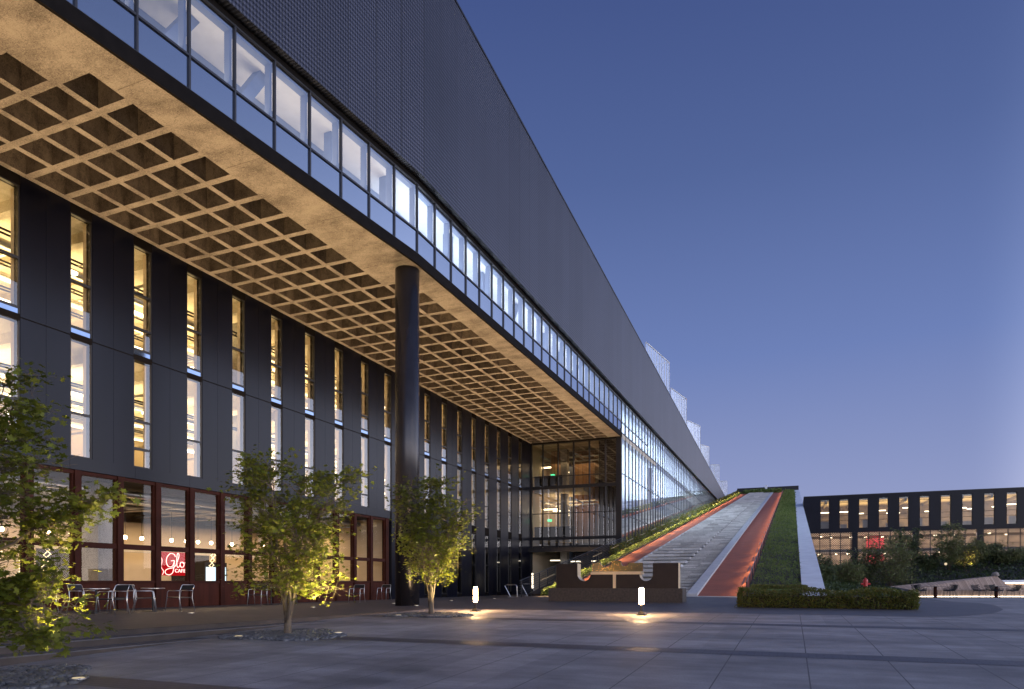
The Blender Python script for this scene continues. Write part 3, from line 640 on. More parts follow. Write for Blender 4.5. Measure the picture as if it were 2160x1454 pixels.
# end wall of the overhang (glass lobby)
EWX = [XW+.12+.0, -20.5, -19.08, -17.66, -16.24, -14.82, -13.75]
m = MB(); m.box(XW, XW+.12, YW, YW+.2, .1, ZS); m.build('lobby_jamb', M['dark'], B)
for a, b in zip(EWX, EWX[1:]):
    f = MB(); f.box(b-.05, b+.05, YW, YW+.2, 4.45, ZS-.05)
    for zz, t in ((10.65,.03),(9.7,.14),(7.4,.03),(5.2,.13),(4.45,.1),(ZS-.1,.05)): f.box(a+.05, b-.05, YW+.01, YW+.18, zz-t, zz+t)
    o = f.build('lobby_window', M['dark'], B)
    p = MB(); p.face((a+.05,YW+.08,4.5),(b-.05,YW+.08,4.5),(b-.05,YW+.08,ZS-.1),(a+.05,YW+.08,ZS-.1)); p.build('pane', M['lobby'], o)
m = MB(); m.box(XW, -13.9, YW-.6, YW+.05, 4.0, 4.35); m.box(XW+3.0, -13.5, YW+3, YW+3.2, .2, 4.0); m.build('entrance_canopy', M['dark'], B)
# lobby interior
m = MB(); m.box(-15.45, -15.3, YW+.3, YW+15, .3, ZS); m.box(-15.3, -13.62, YW+.35, YW+.5, .3, ZS-.05); m.build('lobby_light_block', M['dark'], B)  # dark walls added to keep the tall glazing lamp out of the lobby
m = MB(); m.box(XW, -16.9, YW+.6, YW+15, 9.35, 9.9); m.box(XW, -14.2, YW+2.6, YW+15, 4.9, 5.35); m.box(XW, -17.6, YW+.6, YW+2.6, 4.9, 5.35); m.build('lobby_slab', M['ceil'], B)
m = MB(); m.box(-18.6, -16.7, YW+3.4, YW+6, 5.35, 13.4); m.box(-20.6,-19.9,YW+2.6,YW+5,9.9,13.4); m.box(-16.69,-14.9,YW+4.2,YW+6,5.35,8.7); m.build('timber_volume', M['woodx'], B)
m = MB(); m.box(-19.5, -18.9, YW+2.0, YW+2.6, .3, 13.4); m.box(-16.1, -15.6, YW+2.6, YW+3.1, .3, 13.4); m.build('lobby_pillar', M['concrete'], B)
m = MB(); m.box(XW, -13.7, YW+15, YW+15.2, .3, 13.4); m.build('lobby_back_wall', M['tanwall'], B)
m = MB()
for zz in (8.5, 8.8, 12.5, 12.9):
    for yy in (YW+3.2, YW+5.5, YW+8.2, YW+11): m.tube([(XW,yy,zz+.1*math.sin(yy)),(-14.2,yy,zz+.1*math.sin(yy))], .07, 6)
for xx in (-21,-17.8,-15.2):
    for zz in (8.65, 12.7): m.tube([(xx,YW+1,zz),(xx,YW+14,zz)], .10, 8)
m.build('lobby_duct', M['steel'], B, True)
for (xa, xb, zz) in ((XW+.1,-18.9,9.9),(XW+.1,-17.7,5.35)):
    m = MB(); m.box(xa, xb, YW+.7, YW+.75, zz, zz+.95); m.build('lobby_balustrade', M['dark'], B)
m = MB(); m.box(XW-.3, XW, YW, YW+16, .1, ZS); m.build('lobby_side_wall', M['cream'], B)
m = MB(); m.box(XW-.3, XF, YW, YW+16, ZS-.03, ZS+.3); m.build('lobby_ceiling', M['ceil'], B)
# roof screens stepping down behind the parapet
for i, (xe, ye, zt, xs_, ys_) in enumerate(((-13.3,80.8,27.0,-14.5,73.0),(-13.3,94.8,26.2,-14.4,88.7),(-13.3,109.6,25.65,-14.65,105),(-13.3,122.1,24.7,-14.4,119.6),(-13.3,139.9,24.4,-14.8,138.9),(-13.3,156.8,23.5,-14.8,156.1))):
    zb_ = rooftop(ye)-.4; n = 9; v = Vector((xs_-xe, ys_-ye)); m = MB()
    xe += -.05
    for q in range(n+1):
        x, yy = xe+v.x*q/n, ye+v.y*q/n; m.box(x-.045, x+.045, yy-.045, yy+.045, zb_, zt)
    for q in range(1, 8): m.box(xe-1.0*q-.05, xe-1.0*q+.05, ye-.05, ye+.05, zb_, zt)
    m.tube([(xe,ye,zt),(xs_,ys_,zt)], .07, 6); m.tube([(xe,ye,zt),(xe-8,ye,zt)], .07, 6)
    o = m.build('roof_balustrade', M['fin'], B)
    p = MB(); p.face((xe,ye,zb_),(xs_,ys_,zb_),(xs_,ys_,zt),(xe,ye,zt)); p.build('pane', M['rail'], o)

# ------------------------------------------------------------------ hanging / fixed lights inside
def lights(group, label, spots, dims, mt, name='tube_light', cat='light'):
    proto = None
    for (x, y, z) in spots:
        if proto is None:
            m = MB(); dx, dy, dz = dims; m.box(-dx/2, dx/2, -dy/2, dy/2, -dz/2, dz/2)
            proto = thing(name, label, cat, (0,0,0), 0, group); m.build('diffuser', mt, proto)
            h = MB(); h.box(-dx/2-.01, dx/2+.01, -dy/2, dy/2, dz/2, dz/2+.03); h.tube([(0,0,dz/2),(0,0,.6)], .008, 5); h.build('housing', M['steel'], proto)
            o = proto
        else: o = copy_tree(proto)
        o.location = (x, y, z)
sp = []
for zz in (8.05, 12.35):
    for yy in frange(11, 55, 4.4):
        sp.append((-23.4-R.random()*1.6, yy+R.random(), zz)); sp.append((-28.5, yy+2+R.random(), zz))
lights('tube lights inside the upper windows', 'long glowing tube light hanging inside the tall strip windows of the dark wall', sp, (.16,1.9,.10), M['tubelight'])
lights('tube lights inside the glass lobby', 'long glowing tube light hanging inside the glass lobby at the end of overhang', [(-20.9,YW+3.0,12.0),(-20.7,YW+7,12.1),(-20.4,YW+8,8.2),(-20.8,YW+3.0,8.1),(-20.6,YW+5.5,8.2),(-20.8,YW+11,8.3),(-16.2,YW+9,8.4),(-17.5,YW+11,8.5),(-16.4,YW+7.6,11.6),(-19.5,YW+12,12.3)], (1.6,.16,.1), M['tubelight'])
lights('tube lights under the entrance canopy', 'short white tube light under the dark entrance canopy beside the railing', [(-19.8,YW+1.4,3.3),(-18.0,YW+1.8,3.2),(-16.0,YW+1.5,3.2)], (.9,.1,.08), M['doorlight'])
mm = MB(); mm.box(-.06, .06, -.06, .06, 0, 1.5)
t = thing('light_post', 'slim glowing white light post at foot of the black stair railing', 'light', (-19.2,51,.32)); 
q = MB(); q.box(-.05,.05,-.05,.05,.55,1.75); q.build('diffuser', M['doorlight'], t).matrix_parent_inverse = Matrix.Identity(4); q = MB(); q.box(-.06,.06,-.06,.06,0,.55); q.build('post', M['dark'], t).matrix_parent_inverse = Matrix.Identity(4)

pend = None
for i, yy in enumerate((13.0,14.7,16.3,17.1,17.85,19.3,20.05,21.5,22.25,22.9,23.65,24.9,27.0,29.2)):
    if pend is None:
        pend = thing('pendant_lamp', 'round glowing bulb pendant hanging on a cord inside the cafe windows', 'lamp', (0,0,0), 0, 'bulb pendants inside the cafe')
        m = MB(); m.lathe([(.02,-.075),(.055,-.055),(.075,0),(.06,.05),(.025,.085)], (0,0,0), 14); m.build('bulb', M['bulb'], pend, True)
        m = MB(); m.tube([(0,0,.085),(0,0,1.2)], .008, 5); m.lathe([(.03,.08),(.03,.14)], (0,0,0), 10); m.build('cord', M['black'], pend)
        o = pend
    else: o = copy_tree(pend)
    o.location = (-24.6, yy, 3.16)

def cat(pts, n=8):
    P = [Vector(p) for p in pts]; out = []
    for i in range(len(P)-1):
        a, b, c, d = P[max(i-1,0)], P[i], P[i+1], P[min(i+2,len(P)-1)]
        for k in range(n):
            t = k/n; out.append(.5*((2*b)+(c-a)*t+(2*a-5*b+4*c-d)*t*t+(3*b-a-3*c+d)*t**3))
    out.append(P[-1]); return out
S = thing('neon_sign', 'red neon sign with script lettering and block letters inside the cafe window', 'sign', (-25.0,21.55,2.0))
def n3(p, sx=1.0): return (0.04, p[0]*.74, p[1]*.62)
m = MB()
G = [(.62,.78),(.52,.95),(.25,.98),(.03,.7),(0,.35),(.15,.08),(.4,.1),(.52,.35),(.54,.5),(.32,.48)]
G2 = [(.54,.5),(.52,.1),(.42,-.35),(.18,-.5),(-.05,-.42),(-.08,-.22),(.12,-.08),(.5,.02),(.66,.2)]
l_ = [(.66,.2),(.86,.75),(.86,1.0),(.76,.98),(.72,.6),(.74,.12),(.84,.04),(.94,.18)]
o_ = [(1.15,.42),(1.0,.38),(.96,.2),(1.06,.04),(1.2,.1),(1.24,.28),(1.14,.42),(1.2,.34),(1.34,.38)]
for c in (G, G2, l_, o_):
    m.tube([n3(p) for p in [tuple(v) for v in cat([(a,b,0) for a,b in c])]], .017, 6)
m.build('script_lettering', M['neon'], S, True)
m = MB()
sw = [(-.5,.3),(-.42,.75),(-.3,.5),(-.36,.05),(-.2,-.25),(-.28,-.5)]
m.tube([n3(tuple(v)) for v in cat([(a,b,0) for a,b in sw])], .013, 6); m.build('swash', M['neon'], S, True)
tx = bpy.data.curves.new('CAFE', 'FONT'); tx.body = 'CAFE'; tx.size = .22; tx.extrude = .012; tx.space_character = 1.15
to = bpy.data.objects.new('tmp', tx); COL.objects.link(to); bpy.context.view_layer.update()
me = bpy.data.meshes.new_from_object(to.evaluated_get(bpy.context.evaluated_depsgraph_get())); COL.objects.unlink(to); bpy.data.objects.remove(to)
for v in me.vertices: v.co = Vector((.05+v.co.z, .42+v.co.x, -.2+v.co.y))+Vector(S.location)
link('block_lettering', me, M['neon'], S)
m = MB(); m.box(-.03, 0, -.42, 1.15, -.34, .68); m.build('sign_back', M['neonback'], S)
for ob in S.children:
    if ob.name.startswith(('script','swash','sign')): ob.matrix_parent_inverse = Matrix.Identity(4)

F = thing('drinks_fridge', 'lit drinks fridge with two glass doors inside the cafe', 'fridge', (-28.6,27.5,.36))
m = MB(); m.box(-.35,.33,-.75,.75,0,2.05); m.build('body', M['dark'], F).matrix_parent_inverse = Matrix.Identity(4)
for s in (-1, 1):
    m = MB(); m.box(.335,.35,(-.68 if s<0 else .04),(-.04 if s<0 else .68),.35,1.8); m.build('door', M['fridge'], F).matrix_parent_inverse = Matrix.Identity(4)
K = thing('service_counter', 'long cafe service counter with dark top behind the windows', 'counter', (-26.8,21,.36))
m = MB(); m.box(-.35,.35,-6,5,0,1.0); m.build('base', M['cream'], K).matrix_parent_inverse = Matrix.Identity(4)
m = MB(); m.box(-.4,.42,-6.05,5.05,1.0,1.06); m.build('worktop', M['dark'], K).matrix_parent_inverse = Matrix.Identity(4)
# lattice of string lights on the cafe walls
for i, (yc, zt) in enumerate(((13.6,2.9),(15.0,2.9),(15.9,2.9),(16.7,2.9),(24.6,2.9))):
    m = MB()
    for j in range(10):
        z = .5+j*.24; w = .13
        for sgn in (-1, 1): m.tube([(-25.9,yc-sgn*w+.05*j,z),(-25.9,yc+sgn*w+.05*j,z+.24)], .014, 4)
    o = m.build('string_light', M['string']); tag(o, 'zigzag lattice column of small string lights inside the cafe', 'string light', 'lattice string lights in the cafe')
for i, (x, y, z, lb) in enumerate(((-24.0,20.3,12.0,'green exit sign glowing behind an upper strip window'),(-24.5,15.6,6.6,'green exit sign glowing behind the leaves of the leftmost tree'),(-20.3,YW+2.2,11.0,'green exit sign glowing inside the glass lobby, upper one'),(-20.6,YW+2.2,6.9,'green exit sign glowing inside the glass lobby, lower one'))):
    m = MB(); m.box(x-.16, x+.16, y-.16, y+.16, z, z+.2); tag(m.build('exit_sign', M['exit']), lb, 'exit sign')

# ------------------------------------------------------------------ hillside stair
H = thing('hillside_stair', 'long concrete stair climbing between two orange running tracks', 'staircase', (-6.67,35,.64))
YT = 187.0
def flight(x0, x1, run, name, sl, rec):
    m = MB(); y = 35.0; rise = run*.156
    while y < YT:
        zl, z = RZ(y), RZ(y)+rise; zc = z-sl; jt = (R.random()-.5)*.02
        m.face((x0,y+rec,zl-.02),(x1,y+rec,zl-.02),(x1,y+rec,zc),(x0,y+rec,zc)); m.face((x0,y+rec,zc),(x1,y+rec,zc),(x1,y+jt,zc),(x0,y+jt,zc))
        cuts = [x0+(x1-x0)*q for q in ((0,.36,.7,1) if run > 1.5 else (0,.55,1))]
        for a, b in zip(cuts, cuts[1:]):
            m.hexa([(a+.004,y+jt,zc),(b-.004,y+jt,zc),(b-.004,y+run+rec,zc),(a+.004,y+run+rec,zc)], [(a+.004,y+jt,z),(b-.004,y+jt,z),(b-.004,y+run+rec,z),(a+.004,y+run+rec,z)])
        for x in (x0, x1): m.face((x,y+rec,zl-.7),(x,y+rec,zc),(x,y+run+rec,zc),(x,y+run+rec,zl-.5))
        y += run
    m.build(name, M['stair'], H)
flight(-10.0, -6.67, 2.0, 'seat_steps', .19, .55); flight(-6.668, -4.92, 1.0, 'walking_steps', .10, .2)
def slope(m, x0, x1, dz0, dz1, ya=35.0, yb=YT):
    m.hexa([(x0,ya,RZ(ya)+dz0),(x1,ya,RZ(ya)+dz0),(x1,yb,RZ(yb)+dz0),(x0,yb,RZ(yb)+dz0)], [(x0,ya,RZ(ya)+dz1),(x1,ya,RZ(ya)+dz1),(x1,yb,RZ(yb)+dz1),(x0,yb,RZ(yb)+dz1)])
for a, b in ((-10.16,-10.002),(-4.918,-4.4)):
    m = MB(); slope(m, a, b, -.6, .2 if b < -5 else .16); m.build('kerb', M['curb'], H)
for a, b in ((-11.97,-10.162),(-4.398,-2.14)):
    m = MB(); slope(m, a, b, -.6, .03); m.build('running_track', M['track'], H)
    m = MB(); m.box(a, b, 34.9, 34.998, .3, .68); m.build('track_edge', M['curb'], H)
m = MB(); slope(m, -13.44, -11.975, -1.2, .1, 35, YT); m.build('planting_base', M['soil'], H)
m = MB(); slope(m, -2.1, .42, -1.2, .05); m.build('planting_base', M['soil'], H)
m = MB(); m.box(-13.4, 1.4, YT, YT+.6, RZ(YT)-2, RZ(YT)+1.3); m.build('top_parapet', M['dark'], H)
m = MB(); m.box(-6.6, -6.0, YT-.5, YT-.1, RZ(YT), RZ(YT)+1.7); m.build('top_gate', M['fin'], H)
Wl = MB()
ysw = frange(26.4, YT+.5, 3.0)
for a, b in zip(ysw, ysw[1:]):
    za, zb2 = RZ(a)+.22, RZ(b)+.22
    Wl.hexa([(.42,a,-1),(1.45,a,-1),(1.45,b-.012,-1),(.42,b-.012,-1)], [(.42,a,za),(1.45,a,za),(1.45,b-.012,zb2-.002),(.42,b-.012,zb2-.002)])
tag(Wl.build('retaining_wall', M['white']), 'pale concrete retaining wall with sloping flat top beside the planted bank', 'wall')

def cloud(n, rng, fn):
    return np.array([fn(rng) for _ in range(n)])
def veg(name, n, size, fn, mt, seed, shape=OVAL, flat=.5, label=None, cat_=None, kind=None, parent=None, vsize=None):
    rng = np.random.default_rng(seed); P = cloud(n, rng, fn)
    a, b = leaf_axes(n, size, rng, flat)
    if vsize is not None:
        s = np.array([vsize(p) for p in P])[:,None]; a = a*s; b = b*s
    o = leafmesh(name, P, a, b, shape, mt, parent)
    if label: tag(o, label, cat_)
    if kind: tag(o, kind=kind)
    return o
# planted bank, right of the orange track
def bank(rng):
    t = rng.random()**1.8; y = 27+t*(YT-29); x = -2.0+2.38*rng.random()
    if y < 34.5: x = -1.2+1.6*rng.random()
    b = .12*math.sin(y*1.7+x*2)+.10*math.sin(y*.63)
    return (x, y, max(RZ(y), gz(x,y))+.02+rng.random()*(.32+b))
veg('bank_planting', 26000, .10, bank, M['grass'], 3, BLADE, .1, kind='stuff', vsize=lambda p: 1+.022*(p[1]-27))
def lowhedge(rng):
    y = 34.6+(YT-36)*rng.random()**1.8; x = -12.28+rng.normal()*.11; b = .5+.5*math.sin(y*1.9)*math.sin(y*.7)
    return (x, y, RZ(y)+.08+rng.random()*(.24+.14*b))
veg('lit_hedge', 17000, .085, lowhedge, M['grass'], 5, OVAL, .3, 'low clipped hedge lit yellow along the left orange track', 'hedge', vsize=lambda p: 1+.018*(p[1]-34))
def darkhedge(rng):
    y = 52+(YT-54)*rng.random()**1.5; x = -12.95+rng.normal()*.14; return (x, y, RZ(y)+.1+rng.random()*.75)
veg('glass_side_hedge', 6000, .12, darkhedge, M['hedge'], 6, OVAL, .3, 'dark hedge along the foot of the mirror glass beside the stair', 'hedge', vsize=lambda p: 1+.015*(p[1]-50))
def topbed(rng):
    x = -11.5+9*rng.random(); y = YT-8+7*rng.random(); return (x, y, RZ(y)+rng.random()*.9)
veg('summit_planting', 1800, .5, topbed, M['grass'], 8, OVAL, .3, kind='stuff')
# front hedge
hx0, hx1, hy0, hy1 = -1.75, 3.7, 24.95, 26.5
HB = thing('clipped_hedge', 'low clipped box hedge with rusty tips in front of the pale retaining wall', 'hedge', (1,25.5,.48))
m = MB(); m.box(hx0+.14, hx1-.14, hy0+.14, hy1-.1, .3, .9); m.box(hx0+.3, .3, hy1-.2, 28.2, .3, .95); m.build('inner_twigs', M['soil'], HB)
def hedge(rng):
    q = rng.random()
    if q < .2: x = hx0+.3+(.2-hx0)*rng.random(); y = hy1+1.8*rng.random(); z = gz(x,y)+.62+rng.random()*.12; return (x,y,z)
    x = hx0+(hx1-hx0)*rng.random(); y = hy0+(hy1-hy0)*rng.random(); h = .58+.06*math.sin(x*3.1)+.05*math.sin(x*7.3+y*4)
    if q < .62: y = hy0+abs(rng.normal())*.07; z = rng.random()*h
    elif q < .9: z = h-abs(rng.normal())*.06
    else:
        z = rng.random()*h; x = hx0 if rng.random() < .5 else hx1; x += rng.normal()*.04
    b = .05*math.sin(x*5.3)*math.sin(z*9)
    return (x, y+b, gz(x,y)+z+.02)
veg('foliage', 15000, .075, hedge, M['hedge'], 11, NEEDLE, .2, parent=HB)
def cover1(rng):
    y = 26.5+22*rng.random(); x = 1.5+(2.0+(y-25)*.10)*rng.random()
    return (x, y, gz(x,y)+.08+.012*(y-26)+rng.random()*.3)
veg('ground_cover', 9000, .13, cover1, M['cover'], 12, OVAL, .5, kind='stuff')

# railings
def railing(name, label, x, ya, yb, h, post, nr, mt, zoff=.08):
    t = thing(name, label, 'railing', (x,ya,RZ(ya)))
    for yy in frange(ya, yb, post):
        m = MB(); m.box(x-.025, x+.025, yy-.03, yy+.03, RZ(yy)+zoff-.1, RZ(yy)+zoff+h); m.build('post', mt, t)
    for k in range(nr):
        z = h-(h-.12)*k/max(1, nr-1) if nr > 1 else h
        m = MB(); m.tube([(x,ya-.3,RZ(ya-.3)+zoff+z),(x,yb,RZ(yb)+zoff+z)], .024 if k == 0 else .012, 6); m.build('rail', mt, t)
    return t
railing('stair_railing', 'black metal railing with many thin bars beside the entrance', -13.2, 33.4, 57, 1.0, 1.35, 8, M['black'])
railing('stair_railing', 'dark handrail with posts between the right track and the planted bank', -2.12, 36, YT-6, .55, 2.6, 1, M['mullion'], .06)
# light rails: small shielded fixtures under the handrails
def fixtures(group, label, x, ys, side, e, hh=.5):
    pr = None
    for y in ys:
        if pr is None:
            pr = thing('rail_light', label, 'light', (0,0,0), 0, group); m = MB(); m.box(-.012,.012,-1.2,1.2,0,.014); m.build('diffuser', M['led'], pr); o = pr
            m = MB(); m.box(-.03,.03,-1.25,1.25,.015,.03); m.tube([(.05,1.24,.03),(.05,1.24,-.4)],.010,6); m.build('bracket', M['dark'], pr)
        else: o = copy_tree(pr)
        o.location = (x, y, RZ(y)+hh); o.rotation_euler = (math.atan(.156),0,0)
        l = bpy.data.lights.new('rail_lamp', 'AREA'); l.shape = 'RECTANGLE'; l.size = .1; l.size_y = 5.1; l.spread = rad(84); l.energy = e*(1+.004*(y-36)); l.color = WARM
        lo = bpy.data.objects.new('rail_lamp', l); COL.objects.link(lo); lo.location = (x+side*.05, y, RZ(y)+hh-.03); lo.rotation_euler = (0, -side*rad(28), 0)
fixtures('rail lights along the left track', 'small warm light under the edge rail along the left orange track', -12.62, [36+5.2*k for k in range(28)], 1, 75, .85)
fixtures('rail lights along the right track', 'small warm light under the handrail along the right orange track', -2.3, [36.5+4.6*k for k in range(32)], -1, 8, .54)

# ------------------------------------------------------------------ sculpture on plinth
m = MB(); m.box(-9.8, -4.1, 28.0, 29.1, .3, 1.12); tag(m.build('stone_plinth', M['plinth']), 'low brown stone plinth carrying the bronze and brass slab', 'plinth')
SCU = thing('slab_sculpture', 'dark bronze and brass slab sculpture with curved notches on stone plinth', 'sculpture', (-6.8,28.5,1.12))
def px(x):   # picture column on the slab's face plane -> metres along the slab
    k = (x-1672)/1557; return k*(.92489*28.25)/(1+.38024*k)
def pzz(y): return 1.4+(1227-y)*28.6/1440
def prism(m, poly, y0, y1):
    n = len(poly); b = len(m.v)
    m.v += [(p[0],y0,p[1]) for p in poly]+[(p[0],y1,p[1]) for p in poly]
    m.f.append(tuple(range(b, b+n))); m.f.append(tuple(range(b+2*n-1, b+n-1, -1)))
def prism_edge(m, poly, y0, y1, closed=True, t=0):
    n = len(poly)
    for i in range(n if closed else n-1):
        p, q = poly[i], poly[(i+1) % n]; m.face((p[0],y0,p[1]),(q[0],y0,q[1]),(q[0],y1,q[1]),(p[0],y1,p[1]))
zb_, zt_ = 1.12, pzz(1188.5)
def arc(cx, cz, r, a0, a1, n=14): return [(cx+r*math.cos(rad(a0+(a1-a0)*i/n)), cz+r*math.sin(rad(a0+(a1-a0)*i/n))) for i in range(n+1)]
xu1, xu2 = px(1218), px(1246); ru = (xu2-xu1)/2; zu = pzz(1226)+ru
xv1, xv2 = px(1349), px(1377); rv = (xv2-xv1)/2; zv = pzz(1226)+rv
zm = pzz(1212); xs0 = px(1293); xs1 = px(1299)
L1 = [(px(1173),zb_),(px(1292.6),zb_),(px(1292.6),zm),(xu2,zm),(xu2,zu)]+arc((xu1+xu2)/2, zu, ru, 0, -180)+[(xu1,zt_),(px(1173),zt_)]
L2 = [(px(1299.4),zb_),(px(1431),zb_),(px(1431),zt_),(xv2,zt_),(xv2,zv)]+arc((xv1+xv2)/2, zv, rv, 0, -180)+[(xv1,zm),(px(1299.4),zm)]
for P_ in (L1, L2):
    m = MB(); prism(m, P_, 28.25, 28.75); m.build('bronze_plate', M['bronze'], SCU)
    e = MB(); prism_edge(e, P_, 28.252, 28.748); e.build('brass_edge', M['palebrass'], SCU)
m = MB(); prism(m, [(px(1246.5),zm+.004),(px(1353),zm+.004),(px(1353),zm+.12),(px(1246.5),zm+.12)], 28.22, 28.76); prism_edge(m, [(px(1246.5),zm+.004),(px(1353),zm+.004),(px(1353),zm+.12),(px(1246.5),zm+.12)], 28.22, 28.76)
st_ = [(xs0,zb_+.002),(xs1,zb_+.002),(xs1,zm),(xs0,zm)]; prism(m, st_, 28.22, 28.76); prism_edge(m, st_, 28.22, 28.76); m.build('brass_tee', M['palebrass'], SCU)
xb0, xb1 = px(1246), px(1353); zc = zt_+.02
UP = [(xb0,zm+.124),(xb1,zm+.124),(xb1,zc)]+[(px(1322),zc)]+arc(px(1315), zc+.02, .16, -20, -160, 8)+[(px(1306),zc+.1),(px(1288),zc+.1)]+arc(px(1275), zc+.1, px(1288)-px(1275), 0, -180, 12)[1:-1]+[(px(1262),zc+.02),(xb0,zc)]
m = MB(); prism(m, UP, 28.45, 28.6); prism_edge(m, UP, 28.45, 28.6); m.build('brass_plate', M['brass'], SCU)

# ------------------------------------------------------------------ bollards
def bollard(label, x, y):
    g = gz(x, y); t = thing('bollard_light', label, 'bollard', (x,y,g))
    m = MB(); m.box(x-.14,x+.14,y-.14,y+.14,g,g+.03); m.hexa([(x-.1,y-.1,g+.03),(x+.1,y-.1,g+.03),(x+.1,y+.1,g+.03),(x-.1,y+.1,g+.03)],[(x-.055,y-.055,g+.11),(x+.055,y-.055,g+.11),(x+.055,y+.055,g+.11),(x-.055,y+.055,g+.11)]); m.build('base', M['dark'], t)
    m = MB(); m.lathe([(.028,.1),(.028,.31)], (x,y,g), 16); m.build('post', M['dark'], t)
    m = MB(); m.lathe([(.058,.315),(.066,.325),(.066,.77),(.058,.78)], (x,y,g), 24); m.build('lamp', M['lamp'], t, True)
    m = MB(); m.lathe([(.072,.782),(.072,.81)], (x,y,g), 24); m.build('cap', M['steel'], t)
    l = bpy.data.lights.new('bollard_lamp', 'POINT'); l.energy = 180; l.color = (1,.60,.27); l.shadow_soft_size = .05
    lo = bpy.data.objects.new('bollard_lamp', l); COL.objects.link(lo); lo.location = (x, y, g+.58)
bollard('glowing cylinder bollard between the third tree and the black glass wall', -9.5, 20.0)
bollard('glowing cylinder bollard in front of the slab sculpture', -4.04, 19.65)

# ------------------------------------------------------------------ trees
def curve_pts(p0, p1, bend, n=7, rng=None, wob=.03):
    p0, p1, b = Vector(p0), Vector(p1), Vector(bend); out = []
    for i in range(n):
        t = i/(n-1); q = p0.lerp(p1, t)+b*(4*t*(1-t))
        if 0 < i < n-1: q += Vector(rng.normal(size=3))*wob
        out.append(q)
    return out
def tree(name, label, base, H_, rx, seed, nleaf, lsize, lm, fork=.5, nst=7, low=.22, r0=.062, shape=MAPLE, flat=.7, group=None, bark='bark', gap=.55, boughs=(), core=.0, sig=1.0):
    rng = np.random.default_rng(seed); base = Vector(base)
    T = thing(name, label, 'tree', base, 0, group)
    tr = MB(); br = MB(); tips = []
    f = base+Vector((0,0,fork*H_*.16))
    tr.tube([base-Vector((0,0,.15)), base+Vector((.01,.005,.03)), f], r0*1.5, 10, r0*1.1)
    def spray(p, te, ln, k=1.0):
        bp = curve_pts(p, te, (0,0,ln*.1), 6, rng, .025); br.tube(bp, r0*.17*k, 5, r0*.04)
        for w in (2, 3, 4, 5):
            for _2 in range(3):
                tw = bp[w]+Vector(rng.normal(size=3))*ln*.2; br.tube([bp[w], tw], r0*.05, 4, r0*.02, cap=False)
                tips.append((tw, .07+.09*rng.random()))
        tips.append((bp[5], .10))
    for s in range(nst):
        a = 2*math.pi*(s+rng.random()*.6)/nst; top = .6+.4*rng.random(); rr = rx*(.22+.5*rng.random())
        e = base+Vector((math.cos(a)*rr, math.sin(a)*rr, H_*top*.93))
        st0 = base+Vector((math.cos(a)*r0*.6, math.sin(a)*r0*.6, fork*H_*.16*(.25+.7*rng.random())))
        pts = curve_pts(st0, e, (-math.cos(a)*rr*.12+rng.normal()*.05, -math.sin(a)*rr*.12+rng.normal()*.05, 0), 10, rng, .04*H_/4)
        br.tube(pts, r0*(.5+.25*rng.random()), 8, r0*.09)
        for q in range(2, 10):
            p = pts[q]; hf = (p.z-base.z)/H_
            for _ in range(3 if q < 9 else 4):
                if hf < low and rng.random() < .6: continue
                aa = a+rng.normal()*1.0; ln = rx*(.25+.5*rng.random())*(1.1-.5*hf if hf > .3 else .95)
                spray(p, p+Vector((math.cos(aa)*ln, math.sin(aa)*ln, ln*(.1+.45*rng.random()) if hf > .3 else ln*(-.05+.3*rng.random()))), ln)
    for (b0, b1) in boughs:
        bp = curve_pts(b0, b1, (0,0,.12), 9, rng, .05); br.tube(bp, r0*.42, 7, r0*.1)
        for q in range(3, 9):
            for _ in range(3): spray(bp[q], bp[q]+Vector(rng.normal(size=3))*.16+Vector((0,0,-.03)), .22, .7)
    tr.build('trunk', M[bark], T, True); br.build('branches', M[bark], T, True)
    def okk(t):
        p = t[0]; d = math.hypot(p.x-base.x, p.y-base.y)/rx; h = (p.z-base.z)/H_
        if d < core*(1.1-h): return False
        return math.sin(p.x*3.1+seed)*math.sin(p.y*3.5+seed*2)*math.sin(p.z*3.3+1) < gap
    tips = [t for t in tips if okk(t)]
    C = np.array([t[0] for t in tips]); Sg = np.array([t[1] for t in tips]); idx = rng.integers(0, len(tips), nleaf)
    P = C[idx]+rng.normal(size=(nleaf,3))*Sg[idx][:,None]*sig*np.array([.85,.85,.5])
    keep = P[:,2] > base.z+low*H_*.7 if not boughs else P[:,2] > base.z+.35; P = P[keep]
    a, b = leaf_axes(len(P), lsize, rng, flat, .5)
    leafmesh('crown', P, a, b, shape, M[lm], T)
    return T
E1 = Vector((.92489,.38024,0)); E2 = Vector((-.38024,.92489,0))
def cam(X, Y, z): v = E1*X+E2*Y; return (v.x, v.y, z)
T1 = Vector((-10.1,5.4,.1))
tree('maple_tree', 'maple at the left edge with long low branches over the steps', T1, 4.3, 1.4, 21, 10500, .068, 'maple', fork=.6, nst=8, low=.3, gap=.3, core=.3,
     boughs=[(T1+Vector((.1,.2,.75)), cam(-5.3,7.9,.72)),(T1+Vector((.1,.2,.9)), cam(-5.45,8.2,1.0)),(T1+Vector((.1,.3,1.1)), cam(-5.7,8.4,1.22)),(T1+Vector((.1,.3,1.5)), cam(-5.3,8.9,2.5))])
tree('maple_tree', 'young maple in front of the cafe with yellow lit lower leaves', (-9.8,11.45,.27), 4.15, 1.3, 4, 8600, .068, 'maple', fork=.9, nst=7, low=.16, gap=.3, core=.3)
tree('maple_tree', 'vase shaped maple standing before the round black column', (-9.95,17.85,.39), 4.25, 1.3, 33, 7800, .07, 'maple', fork=1.1, nst=8, low=.28, gap=.3, core=.35)
